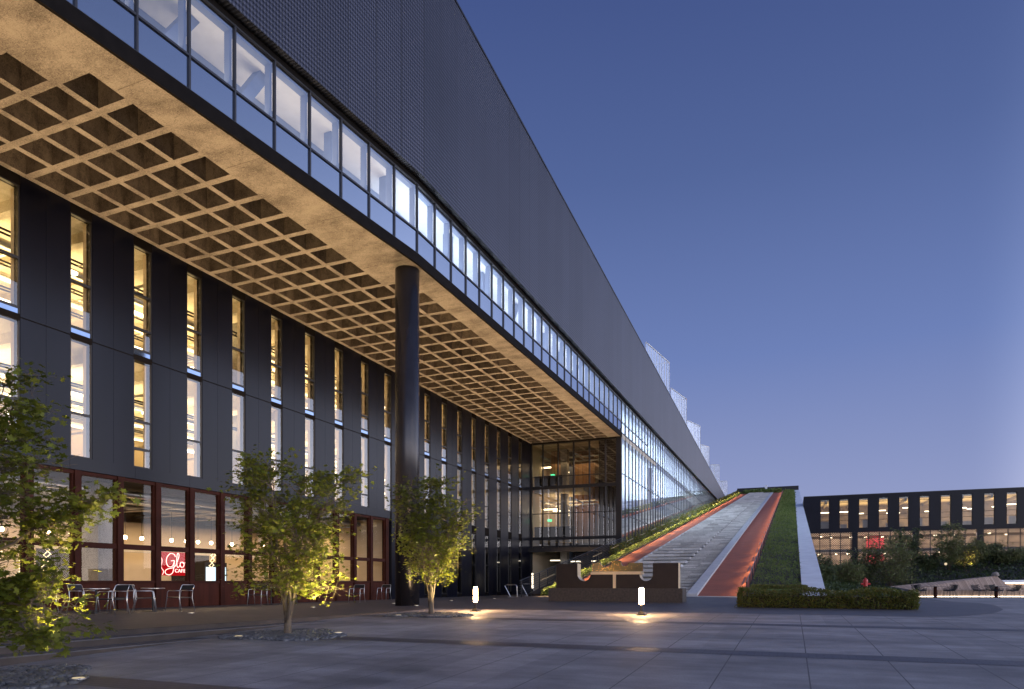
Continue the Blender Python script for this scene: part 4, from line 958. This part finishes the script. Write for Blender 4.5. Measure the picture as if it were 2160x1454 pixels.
# a long low bough of the left tree reaching over the steps
# pebble beds
def pebbles(label_seed, cx, cy, r, n):
    rng = np.random.default_rng(label_seed); m = MB()
    for _ in range(n):
        a = rng.random()*6.283; q = rng.random()**.62*(1+.12*math.sin(a*3+cx)+.08*math.sin(a*5)); x = cx+math.cos(a)*q*r*1.0; y = cy+math.sin(a)*q*r*.75
        sx, sy, sz = (.035+.045*rng.random(), .03+.03*rng.random(), .018+.02*rng.random()); z = gz(x, y)+sz*.25+rng.random()*.012
        ro = rng.random()*3; k0 = len(m.v); c, s = math.cos(ro), math.sin(ro)
        ring = []
        for zz, rr in ((-.6,.75),(.25,1),(.85,.6)):
            for k in range(6):
                w = 6.283*k/6; dx, dy = math.cos(w)*sx*rr, math.sin(w)*sy*rr; m.v.append((x+dx*c-dy*s, y+dx*s+dy*c, z+zz*sz))
        for lv in range(2):
            for k in range(6):
                l = (k+1) % 6; m.f.append((k0+lv*6+k, k0+lv*6+l, k0+lv*6+6+l, k0+lv*6+6+k))
        m.f.append(tuple(k0+12+k for k in range(6)))
    tag(m.build('pebble_bed', M['pebble'], smooth=True), kind='stuff')
for i, (x, y) in enumerate(((-9.7,5.75),(-9.78,11.4),(-9.95,17.8))): pebbles(50+i, x, y, 1.3, 1500)

# ------------------------------------------------------------------ terrace furniture
def make_chair():
    t = thing('cafe_chair', 'silver tube cafe chair with black seat and back', 'chair', (0,0,0))
    w, d = .27, .25
    for s in (-1, 1):
        m = MB(); m.tube([(s*(w+.02),-d-.05,0),(s*w,-d,.42),(s*w,-d+.03,.62),(s*w,-d+.08,.655)], .0125, 6); m.build('front_leg', M['steel'], t, True)
        m = MB(); m.tube([(s*(w+.01),d+.10,0),(s*w,d+.0,.42),(s*w,d+.02,.655),(s*(w-.01),d+.09,.82)], .0125, 6); m.build('rear_leg', M['steel'], t, True)
        m = MB(); m.tube([(s*w,-d+.08,.655),(s*w,d+.02,.655)], .0135, 6); m.build('armrest', M['steel'], t, True)
    m = MB(); m.tube([(-w+.01,d+.09,.82),(-w+.05,d+.10,.845),(w-.05,d+.10,.845),(w-.01,d+.09,.82)], .0125, 6); m.build('top_rail', M['steel'], t, True)
    m = MB(); m.hexa([(-w,-d,.43),(w,-d,.43),(w,d,.415),(-w,d,.415)],[(-w,-d,.455),(w,-d,.455),(w,d,.44),(-w,d,.44)]); m.build('seat', M['black'], t)
    m = MB(); m.hexa([(-w+.02,d+.03,.69),(w-.02,d+.03,.69),(w-.02,d+.05,.69),(-w+.02,d+.05,.69)],[(-w+.02,d+.085,.83),(w-.02,d+.085,.83),(w-.02,d+.105,.83),(-w+.02,d+.105,.83)]); m.build('backrest', M['black'], t)
    return t
ch = make_chair(); used = False
def put(proto, x, y, z, rz, label, group):
    global used
    o = proto if not used else copy_tree(proto)
    used = True; o.location = (x, y, z); o.rotation_euler = (0,0,rz); o['label'] = label; o['group'] = group
    return o
# rz: facing direction of the sitter = local -Y
cl = [(-19.7,11.6,1.9,'silver cafe chair cut by the left picture edge'),(-17.9,11.6,-1.2,'silver cafe chair behind the yellow leaves of the left tree'),
 (-20.0,14.3,1.75,'silver cafe chair to the left of the first clear small table'),(-18.0,13.7,-1.35,'silver cafe chair right of the first clear small table, its back toward the steps'),
 (-19.3,15.0,.55,'silver cafe chair between the two small tables, set at an angle'),(-18.5,15.2,2.4,'silver cafe chair against another at the middle of the terrace'),
 (-18.3,16.3,-1.5,'silver cafe chair at the right end of the terrace row with clear back'),
 (-19.9,21.5,.3,'silver cafe chair behind the left side of the second maple'),(-20.0,23.5,2.2,'silver cafe chair behind the trunk of the second maple'),
 (-19.3,27.4,.2,'silver cafe chair behind the right side of the second maple'),(-20.9,32.2,.1,'silver cafe chair standing beside the round black column')]
for x, y, rz, lb in cl: put(ch, x, y, ter(x,y)+.002, rz, lb, 'cafe chairs on the terrace')
def make_table():
    t = thing('cafe_table', 'small round cafe table', 'table', (0,0,0))
    m = MB(); m.lathe([(.34,.715),(.35,.72),(.35,.735),(.34,.74)], (0,0,0), 28); m.build('tabletop', M['steel'], t)
    m = MB(); m.lathe([(.03,.02),(.03,.715)], (0,0,0), 12); m.build('post', M['black'], t)
    m = MB(); m.box(-.22,.22,-.22,.22,0,.02); m.build('base', M['black'], t)
    return t
tb = make_table(); used = False
for x, y, lb in ((-19.0,11.8,'small round cafe table behind the left tree leaves'),(-19.05,14.0,'small round cafe table between two chairs left of the neon sign window'),(-18.95,15.85,'small round cafe table under the neon sign window'),(-20.1,22.5,'small round cafe table behind the second maple')):
    put(tb, x, y, ter(x,y)+.002, 0, lb, 'small tables on the terrace')
# bike racks by the railing
def rack(label, x, y):
    z = ter(x, y); m = MB(); m.tube([(x-.45,y,z),(x-.8,y,z+.62),(x-.72,y,z+.68),(x-.15,y,z+.68),(x-.08,y,z+.6),(x-.05,y,z)], .022, 8)
    m.box(x-.6, x+.05, y-.05, y+.05, z-.01, z+.02)
    tag(m.build('bike_rack', M['steel'], smooth=False), label, 'bike rack')
rack('bent steel bike rack, left one beside the railing foot', -14.1, 35.2); rack('bent steel bike rack close behind the railing foot', -13.4, 36.0)
# in-ground uplights
def uplight(label, x, y, z, energy, aim, cone, col=WARM, group=None, blend=.6):
    t = thing('ground_uplight', label, 'light', (x,y,z), 0, group)
    m = MB(); m.lathe([(.10,0),(.10,.012)], (x,y,z), 20); m.build('ring', M['steel'], t)
    m = MB(); m.lathe([(.075,.013),(.07,.018)], (x,y,z), 20); m.build('lens', M['uplens'], t)
    l = bpy.data.lights.new('uplight_lamp', 'SPOT'); l.energy = energy; l.color = col; l.spot_size = rad(cone); l.spot_blend = blend; l.shadow_soft_size = .12
    lo = bpy.data.objects.new('uplight_lamp', l); COL.objects.link(lo); lo.location = (x, y, z+.06)
    d = Vector(aim)-Vector((x,y,z+.06)); lo.rotation_euler = d.to_track_quat('-Z','Y').to_euler()
for k in range(10):
    y = 4+k*5.6; x = -16.6
    uplight('round in-ground uplight in the dark terrace paving under the overhang', x, y, ter(x,y)+.004, 3000, (x-.3, y, ZS), 104, (1,.68,.37), 'in-ground uplights under the overhang', .9)
uplight('small spotlight at the foot of the leftmost maple', -8.5, 6.0, gz(-8.5,6.0)+.03, 620, (-9.0,6.9,2.2), 120, (1,.78,.32))
uplight('small spotlight in the pebbles right of the second maple', -8.85, 11.9, gz(-8.85,11.9)+.03, 1000, (-9.15,11.75,2.4), 100, (1,.78,.32))
uplight('small spotlight in the pebbles right of the third maple', -9.0, 18.3, gz(-9,18.3)+.03, 900, (-9.6,18.0,2.6), 120, (1,.78,.34))
uplight('small spotlight in the pebbles left of the second maple', -10.4, 10.7, gz(-10.4,10.7)+.03, 40, (-10.0,11.2,2.6), 110, (1,.78,.32))
uplight('small spotlight in the pebbles left of the third maple', -10.6, 17.1, gz(-10.6,17.1)+.03, 180, (-10.1,17.6,2.6), 110, (1,.78,.34))
uplight('small spotlight at the foot of the round black column', -13.45, 23.0, ter(-13.45,23.0)+.01, 30, (-13.75,23.1,4), 40, WARM)

# ------------------------------------------------------------------ right hand garden, bench and furniture
def mound(X, Y):
    x, y, _ = cam(X, Y, 0); g = gz(x, y)
    a = ss((Y-36)/18)*.75+ss((Y-48)/20)*.9
    b = (ss((Y-46.2)/4)*(.30+.085*(X-26))+ss((Y-48)/13)*1.35)
    w = ss((X-24.5)/3.0); w2 = ss((X-17)/4)
    return g-.15+(a*(1-w)+b*w)*w2+ .0
m = MB(); Xs = frange(15, 62, 1); Ys = frange(33, 98, 1)
for Y in Ys:
    for X in Xs: m.v.append(cam(X, Y, mound(X, Y)))
nx = len(Xs)
for j in range(len(Ys)-1):
    for i in range(nx-1):
        x, y, _ = cam(Xs[i]+.5, Ys[j]+.5, 0)
        if x < 1.6 or y > 107.5: continue
        if Ys[j] < 46 and x > 3.2+(y-25)*.10: continue
        m.f.append((j*nx+i, j*nx+i+1, (j+1)*nx+i+1, (j+1)*nx+i))
tag(m.build('planting_mound', M['soil'], smooth=True), kind='structure')
def cover2(rng):
    while True:
        Y = 35+30*rng.random()**1.3; X = 17+34*rng.random(); x, y, _ = cam(X, Y, 0)
        if x < 1.7: continue
        if X > 24 and Y < 47.3: continue
        if x > 3.4+(y-25)*.10 and Y < 47.3: continue
        return cam(X, Y, mound(X, Y)+.12+rng.random()*.38+.12*math.sin(X*1.3)*math.sin(Y*.9))
veg('ground_cover', 20000, .17, cover2, M['cover'], 15, OVAL, .5, kind='stuff')
BL = [('airy', 1738, 1246, 1172, 44, 47, 'shrubB', 'dark bushy shrub beside the pale retaining wall'),
 ('airy', 1788, 1240, 1186, 62, 48, 'shrubA', 'grey green shrub between two darker shrubs right of the pale wall'),
 ('airy', 1822, 1236, 1160, 66, 51, 'shrubB', 'spiky dark shrub in front of the red garage wall'),
 ('airy', 1880, 1240, 1128, 118, 50, 'shrubA', 'tall airy multi stemmed shrub tree left of the wooden bench'),
 ('airy', 1912, 1212, 1118, 70, 58, 'shrubB', 'tall thin dark tree behind the airy shrub tree'),
 ('airy', 1958, 1206, 1170, 48, 57, 'shrubB', 'small dark rounded shrub above the left end of bench'),
 ('airy', 2003, 1212, 1094, 60, 56, 'shrubA', 'slender tall tree rising in front of the lit office windows'),
 ('airy', 2034, 1208, 1140, 96, 57, 'shrubA', 'bushy shrub lit yellow from below behind the bench'),
 ('airy', 2078, 1206, 1150, 74, 58, 'shrubB', 'brownish dark shrub right of the yellow lit shrub'),
 ('airy', 2118, 1206, 1162, 66, 57, 'shrubA', 'rounded grey green shrub above the boulder'),
 ('airy', 2156, 1206, 1168, 56, 58, 'shrubB', 'dark shrub cut by the right picture edge')]
for i, (_, pxx, yb_, yt_, wp, Y, lm, lb) in enumerate(BL):
    X = (pxx-1080)/1440*Y; zg = mound(X, Y); hgt = (1227-yt_)*Y/1440+1.4-zg; rx = wp*Y/1440*.55
    slim = hgt/(2*rx) > 1.6
    tree('garden_tree' if hgt > 3.2 else 'garden_shrub', lb, cam(X, Y, zg), hgt, rx, 100+i, 2600 if rx < 1.3 else 4200, .13, lm, fork=.15, nst=9 if not slim else 4, low=.1 if not slim else .2, r0=.035, shape=OVAL, flat=.3, bark='stem', gap=.5, sig=1.5)
uplight('small spotlight under the yellow lit shrub behind the bench', *cam(37.4,55.6,mound(37.4,55.6)+.35), 260, cam(37.8,57.2,4), 90, (1,.72,.25))
t = thing('garden_lamp', 'small round white garden lamp left of the yellow lit shrub', 'lamp', cam(35.2,55.4,mound(35.2,55.4)))
p_ = cam(35.2,55.4,mound(35.2,55.4)); m = MB(); m.lathe([(.05,.62),(.10,.68),(.10,.76),(.05,.82)], p_, 14); m.build('globe', M['led'], t, True); m = MB(); m.lathe([(.03,0),(.03,.62)], p_, 10); m.build('post', M['dark'], t)
# bench
BX, BY, BZ = (1927-1080)/1440*45.4, 45.4, .36
def bl(X, Y, z): return (X, Y, z)
BN = thing('wooden_bench', 'long timber slat bench with sloping back and glowing base strip', 'bench', cam(BX, BY, BZ), math.atan2(.38024,.92489))
I4 = Matrix.Identity(4)
m = MB(); m.hexa([(0.05,.12,.09),(11,.12,.09),(11,.5,.09),(.05,.5,.09)],[(.16,0,.47),(11,0,.47),(11,.5,.47),(.16,.5,.47)]); m.build('front_board', M['bench'], BN).matrix_parent_inverse = I4
m = MB(); m.hexa([(-.75,.45,.44),(6.85,.45,.44),(6.85,.6,.44),(-.75,.6,.44)],[(-.95,1.25,.70),(6.35,1.25,1.42),(6.35,1.4,1.42),(-.95,1.4,.70)])
m.hexa([(6.85,.45,.44),(7.0,.45,.44),(7.0,1.6,.44),(6.85,1.6,.44)],[(6.35,1.25,1.42),(6.42,1.25,1.42),(6.42,1.6,1.42),(6.35,1.6,1.42)])
m.build('backrest', M['bench'], BN).matrix_parent_inverse = I4
m = MB(); m.box(-.2,11,.02,.6,.472,.50); m.build('seat', M['bench'], BN).matrix_parent_inverse = I4
m = MB(); m.box(.05,11,.10,.13,.025,.06); m.build('glow_strip', M['coolled'], BN).matrix_parent_inverse = I4
m = MB(); m.box(0,11,.2,.7,-.1,.085); m.build('foot', M['dark'], BN).matrix_parent_inverse = I4
t = thing('stone_bench', 'pale stone topped bench with glowing edge at the right picture edge', 'bench', cam(BX, BY, BZ), math.atan2(.38024,.92489))
m = MB(); m.hexa([(7.2,2.4,.98),(11,2.4,.98),(11,3.4,.98),(7.2,3.4,.98)],[(7.1,2.4,1.12),(11,2.4,1.17),(11,3.4,1.17),(7.1,3.4,1.12)]); m.build('top', M['white'], t).matrix_parent_inverse = I4
m = MB(); m.box(7.25,11,2.45,2.5,.90,.94); m.build('glow_strip', M['coolled'], t).matrix_parent_inverse = I4
m = MB(); m.box(7.2,11,2.5,3.4,.0,.975); m.build('base', M['bench'], t).matrix_parent_inverse = I4
t = thing('metal_planter', 'dark metal planter edge wedged at the left end of bench', 'planter', cam(BX, BY, BZ), math.atan2(.38024,.92489))
m = MB(); m.hexa([(-1.0,.2,-.05),(.0,.05,-.05),(.0,.9,-.05),(-1.0,.9,-.05)],[(-1.35,.4,.72),(.12,.15,.46),(.12,.9,.46),(-1.35,.9,.72)]); m.build('side', M['black'], t).matrix_parent_inverse = I4
m = MB(); m.lathe([(.12,-.05),(.24,.03),(.2,.2),(.1,.27)], cam(BX+6.4, BY+1.35, BZ+1.42), 9); tag(m.build('boulder', M['boulder']), 'small pale boulder on top corner of the wooden bench', 'boulder')
# wire chairs and tables
def make_wire():
    t = thing('wire_chair', 'dark wire mesh armchair', 'chair', (0,0,0))
    m = MB()
    for s in (-1, 1):
        for (d, e) in ((-.2,-.26),(.2,.28)): m.tube([(s*.25,d,.44),(s*.31,e,0)], .011, 6)
    m.tube([(-.25,-.2,.44),(.25,-.2,.44),(.25,.2,.44),(-.25,.2,.44),(-.25,-.2,.44)], .011, 6); m.build('legs', M['black'], t)
    m = MB()
    prof = [(-.27,.44),(0,.42),(.2,.44),(.29,.58),(.33,.80)]
    for k in range(13):
        x = -.27+.045*k; m.tube([(x*(1+.12*(i > 2)),p,z+.12*abs(x/.27)**3*(1 if i < 3 else .3)) for i,(p,z) in enumerate(prof)], .011, 4)
    for p, z in [(-.27,.44),(-.1,.425),(.1,.425),(.22,.46),(.27,.54),(.3,.64),(.32,.73),(.33,.80)]: m.tube([(x,p-(.12*abs(x/.3)**2 if z > .5 else 0),z+(.06*abs(x/.3)**3)) for x in (-.3,-.15,0,.15,.3)], .012, 4)
    for s in (-1,1): m.tube([(s*.29,-.24,.6),(s*.3,0,.65),(s*.31,.22,.72),(s*.29,.32,.8)], .009, 5); m.tube([(s*.29,-.24,.6),(s*.27,-.25,.44)], .008, 5)
    m.build('mesh_shell', M['black'], t)
    return t
wc = make_wire(); used = False
th = math.atan2(.38024,.92489)
for X, Y, r, lb in ((26.0,43.6,1.9,'dark wire armchair left of the left bench table'),(26.6,44.4,1.3,'dark wire armchair behind the left bench table'),(27.9,43.5,-1.5,'dark wire armchair right of the left bench table, turned to us'),(28.3,44.1,-1.9,'dark wire armchair at far right of the left bench table'),
 (29.9,43.7,1.6,'dark wire armchair left of the right bench table'),(30.7,43.2,.6,'dark wire armchair in front of the right bench table'),(31.4,44.6,0.0,'dark wire armchair behind the right bench table'),(32.0,43.6,-1.7,'dark wire armchair right of the right bench table'),(33.5,43.6,1.5,'dark wire armchair cut by the right picture edge')):
    x, y, _ = cam(X, Y, 0); put(wc, x, y, gz(x,y)+.005, th+r, lb, 'wire armchairs by the timber bench')
def make_table2():
    t = thing('bench_table', 'dark pedestal table', 'table', (0,0,0))
    m = MB(); m.box(-.55,.55,-.4,.4,.72,.745); m.build('tabletop', M['mullion'], t)
    m = MB(); m.lathe([(.1,.03),(.1,.72)], (0,0,0), 14); m.lathe([(.28,0),(.28,.03)], (0,0,0), 20); m.build('pedestal', M['rust'], t)
    return t
t2 = make_table2(); used = False
for X, lb in ((27.1,'pedestal table with thin top before the left part of timber bench'),(31.0,'pedestal table with thin top before the right part of timber bench')):
    x, y, _ = cam(X, 43.7, 0); put(t2, x, y, gz(x,y)+.005, th, lb, 'pedestal tables by the timber bench')
# hydrant
hx, hy, _ = cam(19.05, 36.8, 0); hz = gz(hx,hy)+.28
T = thing('fire_hydrant', 'red fire hydrant standing in the ground cover behind the clipped hedge', 'hydrant', (hx,hy,hz))
m = MB(); m.lathe([(.15,-.3),(.15,.05),(.11,.06),(.11,.5),(.13,.51),(.13,.56)], (hx,hy,hz), 18); m.build('barrel', M['red'], T)
m = MB(); m.lathe([(.13,.562),(.12,.64),(.07,.70),(.03,.71),(.03,.76)], (hx,hy,hz), 18); m.build('bonnet', M['red'], T)
for s in (-1, 1):
    m = MB(); m.tube([(hx+s*.1,hy+s*.04,hz+.42),(hx+s*.22,hy+s*.09,hz+.42)], .06, 10); m.build('nozzle', M['red'], T)

# ------------------------------------------------------------------ far office building over a garage
FB = thing('garage_building', 'far dark office block with lit windows above a perforated garage screen', 'building', (15,109,.3))
FY = 109.0; FX0, FX1 = 1.5, 62.0; Z1, Z2, Z3 = 8.45, 9.05, 13.3; ZR = 13.75
fw = [3.75+2.51*k for k in range(23)]
prev = FX0
for x in fw+[FX1]:
    m = MB(); m.box(prev, x, FY, FY+.3, Z2, Z3); m.build('wall_panel', M['panel'], FB); prev = x+1.14
m = MB(); m.box(FX0, FX1, FY, FY+.3, Z1, Z2); m.box(FX0, FX1, FY, FY+.3, Z3, ZR); m.build('wall_band', M['panel'], FB)
m = MB(); m.box(FX0, FX1, FY-.05, FY+14, ZR, ZR+.12); m.build('roof', M['dark'], FB)
for i, x in enumerate(fw):
    f = MB()
    for xx in (x, x+1.10): f.box(xx, xx+.04, FY+.1, FY+.25, Z2, Z3)
    for zz in (Z2, 10.2, 10.9, 12.75, Z3-.05): f.box(x+.04, x+1.1, FY+.11, FY+.24, zz, zz+.05)
    o = f.build('window', M['dark'], FB)
    p = MB(); p.face((x+.04,FY+.17,Z2),(x+1.1,FY+.17,Z2),(x+1.1,FY+.17,Z3),(x+.04,FY+.17,Z3)); p.build('pane', M['farglass'], o)
m = MB(); m.box(FX0, FX1, FY+.3, FY+9, Z1, Z2); m.box(FX0, FX1, FY+.3, FY+9, 13.1, ZR-.01); m.build('office_floor', M['ceil'], FB)
m = MB(); m.box(FX0, FX1, FY+9, FY+9.2, .3, ZR); m.box(FX0, FX0+.2, FY+.3, FY+9, .3, ZR); m.build('back_wall', M['tanwall'], FB)
m = MB()
for x in frange(FX0+3, FX1, 3.4): m.box(x-.12, x+.12, FY+.4, FY+9, 12.7, 13.1)
for x in frange(FX0+2, FX1, 2.9):
    h = .6+1.0*R.random(); m.box(x, x+.8+R.random(), FY+1.2, FY+1.8, Z2, Z2+h)
m.build('office_fitout', M['infloor'], FB)
sp = [(2.5+2.51*k+R.random()*2, FY+1.6+R.random()*3, 11.2+R.random()*.9) for k in range(20)]
lights('tube lights inside the far office', 'long glowing tube light inside an upper window of the far office block', sp, (1.7,.14,.09), M['tubelight'])
# garage levels
m = MB(); m.box(FX0, FX1, FY+.5, FY+18, 5.75, 6.05); m.box(FX0, FX1, FY+.5, FY+18, 3.1, 3.4); m.box(FX0, FX1, FY+.5, FY+18, .1, .35); m.box(FX0, FX1, FY+9.3, FY+18, 8.3, Z1); m.build('garage_slab', M['concrete'], FB)
m = MB(); m.box(FX0, FX1, FY+17, FY+17.2, .3, 8.4); m.build('garage_wall', M['pink'], FB)
m = MB(); m.box(10.4, 12.8, FY+8.0, FY+8.2, 6.05, 8.3); m.box(10.4,12.8,FY+8.0,FY+8.2,3.4,5.75); m.build('red_wall', M['redwall'], FB)
for xx in [.65+7.58*k for k in range(1, 9)]:
    m = MB(); m.box(xx-.38, xx+.38, FY-.02, FY+.6, 0, Z1-.01); m.build('pier', M['panel'], FB)
    for a in (xx+.4,):
        sc = MB(); sc.face((a,FY+.2,.5),(a+6.8,FY+.2,.5),(a+6.8,FY+.2,Z1),(a,FY+.2,Z1)); o = sc.build('garage_screen', M['perf'], FB)
        f = MB()
        for k in range(1, 5): f.box(a+1.36*k-.06, a+1.36*k+.06, FY+.1, FY+.19, .4, Z1-.02)
        for zz in (2.0, 3.0, 4.4, 5.7, 6.6, 7.6): f.box(a, a+6.8, FY+.12, FY+.18, zz-.03, zz+.03)
        f.build('screen_frame', M['dark'], o)
sc = MB(); sc.face((FX0,FY+.2,.5),(7.85,FY+.2,.5),(7.85,FY+.2,Z1),(FX0,FY+.2,Z1)); o = sc.build('garage_screen', M['perf'], FB)
f = MB()
for k in range(5): f.box(2.3+1.36*k-.06, 2.3+1.36*k+.06, FY+.1, FY+.19, .4, Z1-.02)
for zz in (2.0, 3.0, 4.4, 5.7, 6.6, 7.6): f.box(FX0, 7.85, FY+.12, FY+.18, zz-.03, zz+.03)
f.build('screen_frame', M['dark'], o)
pr = None
for k in range(26):
    x = 3.2+2.2*k; 
    for z in (8.05, 5.5):
        if pr is None:
            pr = thing('garage_lamp', 'round warm ceiling lamp inside the garage behind the perforated screen', 'lamp', (0,0,0), 0, 'round lamps inside the garage'); m = MB(); m.lathe([(.16,0),(.2,.06),(.2,.1)], (0,0,0), 14); m.build('diffuser', M['parklight'], pr); o = pr
        else: o = copy_tree(pr)
        o.location = (x+R.random()*.8, FY+2.5+R.random()*5, z)

def area(name, loc, rot, sx, sy, e, col):
    l = bpy.data.lights.new(name, 'AREA'); l.shape = 'RECTANGLE'; l.size = sx; l.size_y = sy; l.energy = e; l.color = col
    o = bpy.data.objects.new(name, l); COL.objects.link(o); o.location = loc; o.rotation_euler = rot; return o
UPR = (rad(180),0,0)
# room lighting that belongs to the lit rooms: coves washing the ceilings, plus lamps added behind the tall glass
area('cove_lamp', (-27,32,7.3), UPR, 6, 46, 7000, (1,.75,.40)); area('cove_lamp', (-27,32,11.4), UPR, 6, 46, 6200, (1,.72,.34))
area('cove_lamp', (-15.35,10.5,15.2), (rad(180),0,ang), .8, 25, 330, (1,.80,.58)); area('cove_lamp', (-14.2,40,15.2), UPR, .8, 34, 1050, (.84,.92,1)); area('added_glow_lamp', (-15.1,89,12.6), (0,rad(-90),0), 7, 60, 13500, (.80,.9,1)); area('cove_lamp', (-16.2,98,14.6), UPR, 3.5, 80, 1200, (.80,.9,1))  # last two are added lamps, brightening the tall glass from inside
area('cafe_lamp', (-27.0,21,4.2), (0,0,0), 4, 25, 950, (1,.70,.38))
area('lobby_lamp', (-18.5,YW+8,8.9), (0,0,0), 4, 12, 300, (1,.72,.4)); area('lobby_lamp', (-19.5,YW+7,8.4), UPR, 3, 10, 320, (1,.72,.4)); area('lobby_lamp', (-18.5,YW+6,12.2), (0,0,0), 4, 9, 220, (1,.72,.4))
area('office_lamp', (32,FY+4.5,12.6), (0,0,0), 60, 6, 2000, (1,.64,.25)); area('office_lamp', (32,FY+4.5,11.6), UPR, 60, 5, 1900, (1,.64,.25))
for z in (8.1, 5.6, 2.9): area('garage_strip', (32,FY+8,z), (0,0,0), 60, 12, 10500, (1,.80,.74))

# ------------------------------------------------------------------ world, sun, camera
W = bpy.data.worlds.new('World'); SC.world = W; W.use_nodes = True; nt = W.node_tree
for n in list(nt.nodes): nt.nodes.remove(n)
L = nt.links.new; out = nt.nodes.new('ShaderNodeOutputWorld'); bg = nt.nodes.new('ShaderNodeBackground')
SUN_AZ = 97.0   # degrees clockwise from +Y
sky = N(nt, 'TexSky', sky_type='NISHITA'); sky.sun_disc = False; sky.sun_elevation = rad(-2.0); sky.sun_rotation = rad(SUN_AZ); sky.air_density = 1; sky.dust_density = .6; sky.ozone_density = 3
g = N(nt, 'TexCoord')
sep = N(nt, 'SeparateXYZ'); L(g.outputs['Generated'], sep.inputs[0])
def MM(op, a, b=None, c=None):
    n = N(nt, 'Math', operation=op)
    for i, q in enumerate((a, b, c)):
        if q is None: continue
        if isinstance(q, (int, float)): n.inputs[i].default_value = q
        else: L(q, n.inputs[i])
    return n.outputs[0]
sa, ca = math.sin(rad(SUN_AZ)), math.cos(rad(SUN_AZ))
hl = MM('SQRT', MM('ADD', MM('MULTIPLY', sep.outputs[0], sep.outputs[0]), MM('MULTIPLY', sep.outputs[1], sep.outputs[1])))
dt = MM('DIVIDE', MM('ADD', MM('MULTIPLY', sep.outputs[0], sa), MM('MULTIPLY', sep.outputs[1], ca)), MM('MAXIMUM', hl, .001))
lobe = N(nt, 'MapRange', interpolation_type='SMOOTHSTEP'); lobe.inputs[1].default_value = .07; lobe.inputs[2].default_value = .60; L(dt, lobe.inputs[0])
el = MM('MAXIMUM', sep.outputs[2], 0)
fall = MM('POWER', MM('SUBTRACT', 1, MM('MINIMUM', el, 1)), 3.0)
# dusk blue dome
cr = N(nt, 'ValToRGB'); L(el, cr.inputs[0]); e = cr.color_ramp.elements
e[0].position = 0; e[0].color = (.29,.335,.49,1); e[1].position = 1; e[1].color = (.11,.16,.36,1)
for p, c in ((.12,(.255,.30,.52)),(.30,(.142,.203,.44)),(.5,(.080,.124,.30)),(.65,(.053,.085,.235))): x = e.new(p); x.color = rgba(c)
gcol = N(nt, 'ValToRGB'); L(el, gcol.inputs[0]); e = gcol.color_ramp.elements; e[0].position = 0; e[0].color = (.95,.84,.78,1); e[1].position = .7; e[1].color = (.42,.56,1.0,1); x = e.new(.2); x.color = (.74,.80,.98,1)
glow = N(nt, 'Mix', data_type='RGBA', blend_type='MULTIPLY'); glow.inputs[0].default_value = 1; L(gcol.outputs[0], glow.inputs[6]); L(MM('MULTIPLY', MM('MULTIPLY', lobe.outputs[0], fall), 4.9), glow.inputs[7])
ad = N(nt, 'Mix', data_type='RGBA', blend_type='ADD'); ad.inputs[0].default_value = 1; L(cr.outputs[0], ad.inputs[6]); L(glow.outputs[2], ad.inputs[7])
sk = N(nt, 'Mix', data_type='RGBA', blend_type='MULTIPLY'); sk.inputs[0].default_value = 1; L(sky.outputs[0], sk.inputs[6]); sk.inputs[7].default_value = (.05,.05,.05,1)
ad2 = N(nt, 'Mix', data_type='RGBA', blend_type='ADD'); ad2.inputs[0].default_value = 1; L(ad.outputs[2], ad2.inputs[6]); L(sk.outputs[2], ad2.inputs[7])
L(ad2.outputs[2], bg.inputs[0]); bg.inputs[1].default_value = 1.07; L(bg.outputs[0], out.inputs[0])
sl = bpy.data.lights.new('sun', 'SUN'); sl.energy = .12; sl.angle = rad(30); sl.color = (1,.86,.74)
so = bpy.data.objects.new('sun', sl); COL.objects.link(so); so.rotation_euler = Vector((-sa*math.cos(rad(14)), -ca*math.cos(rad(14)), -math.sin(rad(14)))).to_track_quat('-Z','Y').to_euler()

cd = bpy.data.cameras.new('camera'); co = bpy.data.objects.new('camera', cd); COL.objects.link(co)
cd.sensor_fit = 'HORIZONTAL'; cd.sensor_width = 36; cd.lens = 24; cd.clip_end = 3000; cd.clip_start = .05
cd.shift_y = (1227-727)/2160
co.location = (0,0,EYE); co.rotation_euler = (rad(90),0,math.atan2(.38024,.92489))
SC.camera = co
SC.view_settings.view_transform = 'Standard'; SC.view_settings.look = 'None'; SC.view_settings.exposure = 0; SC.view_settings.gamma = 1
SC.render.engine = 'CYCLES'; cy = SC.cycles
cy.use_denoising = True
try: cy.denoiser = 'OPENIMAGEDENOISE'
except Exception: pass
cy.max_bounces = 7; cy.diffuse_bounces = 3; cy.glossy_bounces = 4; cy.transmission_bounces = 4; cy.transparent_max_bounces = 16
cy.sample_clamp_indirect = 6; cy.caustics_reflective = False; cy.caustics_refractive = False
